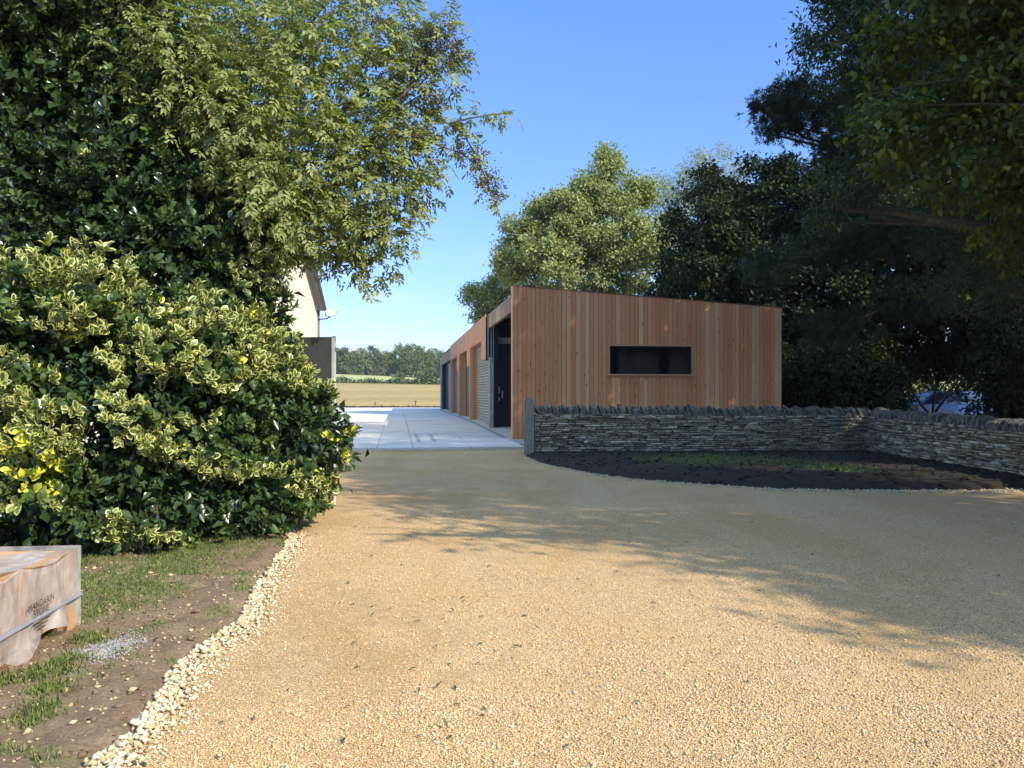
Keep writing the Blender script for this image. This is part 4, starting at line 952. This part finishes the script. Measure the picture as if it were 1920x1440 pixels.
# trees just outside the right edge that shade the drive and the gable
tree('shade_tree', 'broad tree right of the drive beyond the edge of the photo', 'tree',
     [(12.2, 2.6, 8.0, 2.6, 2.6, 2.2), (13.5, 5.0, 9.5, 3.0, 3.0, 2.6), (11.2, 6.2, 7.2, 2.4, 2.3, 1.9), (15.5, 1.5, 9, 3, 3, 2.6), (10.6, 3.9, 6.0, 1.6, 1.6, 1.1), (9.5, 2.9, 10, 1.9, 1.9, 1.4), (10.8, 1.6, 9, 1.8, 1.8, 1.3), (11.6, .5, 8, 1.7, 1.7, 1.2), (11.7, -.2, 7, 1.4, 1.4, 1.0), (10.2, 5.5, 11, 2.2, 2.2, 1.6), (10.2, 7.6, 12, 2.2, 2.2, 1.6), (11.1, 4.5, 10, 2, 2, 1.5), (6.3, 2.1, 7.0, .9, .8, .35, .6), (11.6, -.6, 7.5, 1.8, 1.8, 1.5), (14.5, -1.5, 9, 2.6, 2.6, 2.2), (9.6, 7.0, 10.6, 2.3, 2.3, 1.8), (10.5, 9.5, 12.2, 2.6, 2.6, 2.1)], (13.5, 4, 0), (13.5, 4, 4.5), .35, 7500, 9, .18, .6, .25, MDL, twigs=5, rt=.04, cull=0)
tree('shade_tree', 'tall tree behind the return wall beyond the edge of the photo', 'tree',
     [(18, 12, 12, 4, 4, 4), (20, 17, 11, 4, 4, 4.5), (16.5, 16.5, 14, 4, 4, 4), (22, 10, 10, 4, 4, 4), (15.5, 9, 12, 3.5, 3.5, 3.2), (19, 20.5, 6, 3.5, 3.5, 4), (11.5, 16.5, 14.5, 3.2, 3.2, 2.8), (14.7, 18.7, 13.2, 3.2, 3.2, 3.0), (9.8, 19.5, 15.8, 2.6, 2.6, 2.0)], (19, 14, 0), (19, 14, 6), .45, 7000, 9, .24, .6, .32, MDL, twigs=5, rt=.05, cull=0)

# ------------------------------------------------------------------ parked car glimpsed through the leaves
CAR = empty('parked_car', (19.9, 36.0, 0), 'blue car parked under the trees behind the stone wall, mostly hidden by leaves', 'car')
def cf(x, y, z): return (19.9 + x, 36.0 + y, z)
MBL = plain('blue_car_paint', (.02, .05, .14), .2, .3, .05, 2, .8)
prof = [(-2.15, .45), (-2.2, .75), (-2.1, .98), (-1.3, 1.08), (-.65, 1.62), (-.2, 1.72), (1.2, 1.74), (1.95, 1.6), (2.2, 1.1), (2.25, .5)]
mb = MB(); n = len(prof); hw = .88
def tuck(z): return hw - max(0, z - 1.05) * .28
va = [cf(x, -tuck(z), z) for x, z in prof]; vb = [cf(x, tuck(z), z) for x, z in prof]
mb.add(va + vb, [tuple(range(n)), tuple(range(n, 2 * n))[::-1]] + [(q, n + q, n + (q + 1) % n, (q + 1) % n) for q in range(n)])
mb.build('body', MBL, CAR)
k = M('car_glass'); MCG = k.set(Base_Color=(.03, .05, .08), Roughness=.04, Specular_IOR_Level=.9).m
for sgn in (-1, 1):
    mb = MB()
    for xs_ in (((-1.05, 1.12), (-.2, 1.12), (-.2, 1.62), (-.55, 1.58)), ((-.1, 1.12), (.95, 1.12), (.95, 1.62), (-.1, 1.62)), ((1.05, 1.12), (1.9, 1.12), (1.75, 1.55), (1.05, 1.62))):
        v = [cf(x, sgn * (tuck(z) + .008), z) for x, z in xs_]; v2 = [cf(x, sgn * (tuck(z) - .02), z) for x, z in xs_]
        mb.add(v + v2, [(0, 1, 2, 3), (4, 5, 6, 7), (0, 1, 5, 4), (1, 2, 6, 5), (2, 3, 7, 6), (3, 0, 4, 7)])
    mb.build('side_windows', MCG, CAR)
mb = MB(); v = [cf(-1.26, -.72, 1.13), cf(-1.26, .72, 1.13), cf(-.66, .62, 1.64), cf(-.66, -.62, 1.64)]; v2 = [(a_ + .04, b_, c_ - .03) for a_, b_, c_ in v]
mb.add(v + v2, [(0, 1, 2, 3), (4, 5, 6, 7), (0, 1, 5, 4), (1, 2, 6, 5), (2, 3, 7, 6), (3, 0, 4, 7)]); mb.build('windscreen', MCG, CAR)
MTY = plain('tyre_rubber', (.02, .02, .02), .9)
for x in (-1.35, 1.4):
    for y in (-.85, .85):
        mb = MB(); mb.tube([cf(x, y - .11, .34), cf(x, y + .11, .34)], [.34, .34], 18); w_ = mb.build('wheel', MTY, CAR)
        mb = MB(); mb.tube([cf(x, y - .115, .34), cf(x, y + .115, .34)], [.2, .2], 12); mb.build('rim', MGZ, w_)

# ------------------------------------------------------------------ far wood, hedge, stakes and power line
MFW = [leafmat('far_wood_leaf_%d' % i, *c, gloss=.7, transl=.15, spec=.1) for i, c in enumerate([((.08, .105, .035), (.13, .165, .055), (.18, .21, .075)), ((.06, .08, .032), (.09, .12, .045), (.13, .16, .06)), ((.10, .12, .04), (.16, .185, .065), (.22, .235, .09))])]
random.seed(31)
xsF = []
for row, (Yr, n_) in enumerate(((318, 15), (333, 13))):
    for i in range(n_):
        X_ = -96 + i * 5.6 + row * 3 + random.uniform(-1.2, 1.2); Yt = Yr + random.uniform(-5, 5)
        if not -100 < X_ < -22: continue
        zb = float(terr(X_, Yt)); H = random.uniform(10.0, 12.5) + (2.6 if -46 < X_ < -36 else 0) - (1.5 if -58 < X_ < -50 else 0); w_ = random.uniform(3.8, 5.2)
        b = (X_, Yt, zb)
        lum = [(X_, Yt, zb + H * .58, w_, 3.5, H * .42), (X_ - w_ * .5, Yt - 1, zb + H * .36, w_ * .7, 3, H * .30), (X_ + w_ * .5, Yt - .5, zb + H * .42, w_ * .7, 3, H * .32), (X_ + random.uniform(-1, 1), Yt - 2.5, zb + H * .2, w_ * .9, 2, H * .2)]
        ki = random.randrange(3); lab = ('mid green' , 'dark green', 'pale green')[ki] + (' rounded tree in the front edge of the wood across the field', ' tree top rising at the back of the wood across the field')[row]
        tree('woodland_tree', lab, 'tree', lum, b, (X_, Yt, zb + H * .3), .3, 620, 7, .62, .75, .5, MFW[ki], group='trees of the wood across the field', twigs=0, rt=.06, rough=.3, cull=.85, shell=(.5, 1.05))
he = empty('hedgerow', (-45, 200, float(terr(-45, 200))), 'low scrubby hedge between the golden field and the paler one above', 'hedge')
lum = []
for X_ in np.arange(-75, -15, 1.9):
    h_ = random.uniform(.5, 1.2) * (1.9 if X_ > -31 else 1) * (.4 if random.random() < .25 else 1); lum.append((X_, 200 + random.uniform(-1, 1), float(terr(X_, 200)) + h_ * .4, 1.6, 1.0, h_))
P, N = lump_points(lum, 1800, (.3, 1.1), .6, .3); q = sprigs(P, N, 6, .5, .7, .3)
leaf_mesh('foliage', *q, LEAF_Q, MFW[1], he, rng.random(len(q[0])))
for i, (px_, h_) in enumerate(((703, .45), (779, .62))):
    X_ = (px_ - 960) / F * 78; mb = MB(); zb = float(terr(X_, 78)); mb.tube([(X_, 78, zb - .1), (X_ + .02, 78, zb + h_)], [.06, .05], 6)
    mb.box(X_ - .11, X_ + .11, 77.93, 78.07, zb + h_ - .06, zb + h_ + .03)
    tag(mb.build('field_stake', MBARK, loc=(X_, 78, zb)), ['thin short stake at the edge of the golden field, left one', 'thicker dark stake at the field edge near the end of the garages'][i], 'stake')
for i in range(2):
    mb = MB(); pts = [(-260 + j * 20, 250, 1.6 + (738 - 640 - i * 6 - (j * 20 - 130) * .035) / F * 250 - .9 * math.sin(math.pi * j / 20)) for j in range(21)]
    mb.tube(pts, [.035] * 21, 5); tag(mb.build('power_line', MBK), ['upper thin overhead cable above the far wood', 'lower thin overhead cable above the far wood'][i], 'cable', 'overhead cables')
# broken earth along the field edge of the apron
n = 700; Xe = rng.uniform(-28, -4, n); Ye = 76.7 + rng.normal(size=n) * .25 - (Xe + 14) * .149
blobs('earth_ridge', np.stack([Xe, Ye, np.full(n, .22) + rng.random(n) * .1], 1), rng.uniform(.08, .26, n), plain('dark_earth', (.07, .045, .03), .95), sq=(1.4, 1, .5), kind='stuff')

# ------------------------------------------------------------------ loose stone, leaves and grass on the ground
k = M('loose_stone'); tone = k.attr('tone')
c = k.ramp(tone, [(0., (.34, .23, .10)), (.3, (.50, .35, .16)), (.7, (.62, .45, .22)), (.94, (.68, .54, .33)), (1., (.28, .25, .22))])
MLS = k.set(Base_Color=k.mix(.25, k.mix(1., c, (.97, .93, .94), 'MULTIPLY'), k.noise(90, 3), 'OVERLAY'), Roughness=.9, Specular_IOR_Level=.2).m
k = M('pale_stone'); tone = k.attr('tone')
c = k.ramp(tone, [(0., (.32, .22, .11)), (.35, (.47, .36, .20)), (.8, (.64, .54, .36)), (1., (.40, .36, .30))])
MPS = k.set(Base_Color=k.mix(.3, c, k.noise(60, 4), 'OVERLAY'), Roughness=.9, Specular_IOR_Level=.2).m
def scat(n, y0, y1, powr):
    Y = y0 + (y1 - y0) * rng.random(n) ** powr; X = (rng.random(n) * 1.42 - .71) * Y
    return X, Y
X, Y = scat(210000, 3.1, 10.5, 1.35)
ok = (X > exL(Y) + .02) & (rng.random(len(X)) < np.clip(coarse(X, Y), .05, 1)); X, Y = X[ok], Y[ok]
r = rng.uniform(.0028, .0068, len(X)) * (1 + .7 * (rng.random(len(X)) < .06))
blobs('loose_gravel', np.stack([X, Y, gz(X, Y) + r * .35], 1), r, MLS, sq=(1.25, .9, .65), jit=.16, kind='stuff')
# pale larger stones heaped along the left edge
n = 6500; Y = 3.0 + 7.0 * rng.random(n) ** 1.15; wd = .03 + np.abs(rng.normal(size=n)) ** 1.6 * .19 * (.15 + 2.0 * fbm(Y * 2.6, 5.)) * (1 + .9 * (Y > 6.5)); X = exL(Y) - .13 + wd + .05 * rng.random(n)
r = rng.uniform(.006, .025, n) * np.clip(1.05 - wd * 2.2, .28, 1.2)
blobs('edge_stones', np.stack([X, Y, gz(X, Y) + r * .4 + .035 * np.clip(1 - wd / .22, 0, 1) * rng.random(n)], 1), r, MPS, sq=(1.2, .95, .7), jit=.15, kind='stuff')
# small pale kerb of stones round the soil bed and the slab edge
n = 2400; X = .3 + 11 * rng.random(n); Y = bedY(X) - .06 + rng.normal(size=n) * .12 * (.3 + 1.4 * fbm(X * 2, 8.)); r = rng.uniform(.006, .022, n)
X2 = rng.uniform(-3.6, 3.6, 1500); Y2 = (21.9 + .1473 * X2) / .989 - .12 + rng.normal(size=1500) * .14 ; r2 = rng.uniform(.008, .022, 1500)
X = np.concatenate([X, X2]); Y = np.concatenate([Y, Y2]); r = np.concatenate([r, r2])
blobs('bed_edge_stones', np.stack([X, Y, gz(X, Y) + r * .4], 1), r, MPS, sq=(1.2, .95, .7), jit=.15, kind='stuff')
# crumbs on the verge, grey chippings, clods
n = 1500; X = rng.uniform(-4.6, -1.8, n); Y = rng.uniform(2.9, 7, n); ok = X < exL(Y) - .03; X, Y = X[ok], Y[ok]; r = rng.uniform(.004, .013, len(X)) * (1 + 1.6 * (rng.random(len(X)) < .03))
blobs('verge_crumbs', np.stack([X, Y, vz(X, Y) + r * .3], 1), r, MSO if False else MPS, sq=(1.2, 1, .6), jit=.15, kind='stuff', tone=rng.random(len(X)) * .4)
n = 1500; X = rng.uniform(-4.2, -1.8, n); Y = rng.uniform(2.9, 8.4, n); ok = X < exL(Y) - .06; X, Y = X[ok], Y[ok]; r = rng.uniform(.008, .03, len(X)) * (1 - .5 * (rng.random(len(X)) < .6))
blobs('verge_clods', np.stack([X, Y, vz(X, Y) + r * .1], 1), r, MSO, sq=(1.3, 1, .6), jit=.2, kind='stuff')
n = 2200; X = -2.47 + rng.normal(size=n) * .085 + 0; Y = 4.72 + rng.normal(size=n) * .15; r = rng.uniform(.003, .007, n)
blobs('grey_chippings', np.stack([X, Y, vz(X, Y) + r * .5], 1), r, plain('grey_chip', (.27, .26, .25), .8), sq=(1.2, .9, .7), jit=.15, kind='stuff')
n = 800; X = .5 + 10 * rng.random(n); Y = rng.uniform(13, 20, n); ok = Y > bedY(X) + .2; X, Y = X[ok], Y[ok]; r = rng.uniform(.015, .05, len(X))
blobs('soil_clods', np.stack([X, Y, bz(X, Y) + r * .3], 1), r, MBE, sq=(1.2, 1, .6), jit=.15, kind='stuff')
# grass
MGS = leafmat('grass_blade', (.10, .13, .035), (.17, .22, .06), (.34, .34, .13), gloss=.55, transl=.35, spec=.25)
def grass(name, X, Y, Z, L_, w):
    n = len(X); P = np.stack([X, Y, Z], 1); D = norm(np.array([0, 0, 1.]) + rng.normal(size=(n, 3)) * .42)
    o = leaf_mesh(name, P, D, norm(rng.normal(size=(n, 3))), L_ * rng.uniform(.5, 1.3, n), np.full(n, w), LEAF_Q, MGS, None, np.clip(rng.normal(.5, .25, n), 0, 1)); o['kind'] = 'stuff'; return o
n = 60000; X = rng.uniform(-4.6, -1.9, n); Y = rng.uniform(3.0, 8.6, n); ok = (rng.random(n) < grass_left(X, Y)) & (X < exL(Y) - .04)
hot = ((X + 2.86) ** 2 / .02 + (Y - 4.25) ** 2 / .05 < 1) | ((X + 2.6) ** 2 / .012 + (Y - 4.78) ** 2 / .02 < 1)
X, Y = X[ok], Y[ok]; grass('verge_grass', X, Y, vz(X, Y) - .005, .038, .0045)
tx = np.concatenate([rng.normal(a_, .06, 300) for a_ in (-2.68, -2.55, -2.42, -2.3, -2.75, -2.62)]); ty = np.concatenate([rng.normal(b_, .07, 300) for b_ in (4.92, 4.45, 4.05, 3.75, 4.15, 4.3)])
grass('grass_tufts', tx, ty, vz(tx, ty) - .005, .045, .005)
n = 9000; X = rng.uniform(1.5, 8.5, n); Y = rng.uniform(13.5, 20, n); ok = rng.random(n) < bgrass(X, Y); X, Y = X[ok], Y[ok]; grass('bed_grass', X, Y, bz(X, Y) - .01, .07, .010)
# fallen leaves
n = 320; X, Y = scat(n, 3.2, 10, 1.2); ok = (X > exL(Y)) & ((X < .2) | (rng.random(n) < .25)); X, Y = X[ok], Y[ok]; n = len(X)
MFLV = leafmat('fallen_leaf', (.03, .05, .02), (.06, .075, .03), (.14, .09, .04), gloss=.5, transl=.05)
o = leaf_mesh('fallen_leaves', np.stack([X, Y, gz(X, Y) + .012], 1), norm(np.stack([rng.normal(size=n), rng.normal(size=n), rng.normal(size=n) * .12], 1)), norm(np.array([0, 0, 1.]) + rng.normal(size=(n, 3)) * .25), rng.uniform(.022, .06, n), rng.uniform(.010, .022, n), LEAF_T, MFLV, None, rng.random(n)); o['kind'] = 'stuff'

# ------------------------------------------------------------------ haze
mb = MB(); mb.box(-420, 420, -60, 520, -3, 46); hz = mb.build('haze', bpy.data.materials.new('haze_air')); hz['kind'] = 'stuff'
hm = hz.data.materials[0]; hm.use_nodes = True; ht = hm.node_tree; ht.nodes.clear()
ho = ht.nodes.new('ShaderNodeOutputMaterial'); hv = ht.nodes.new('ShaderNodeVolumePrincipled'); hv.inputs['Color'].default_value = (.85, .92, 1, 1)
hv.inputs['Density'].default_value = .00022; hv.inputs['Anisotropy'].default_value = .2; ht.links.new(hv.outputs[0], ho.inputs['Volume'])
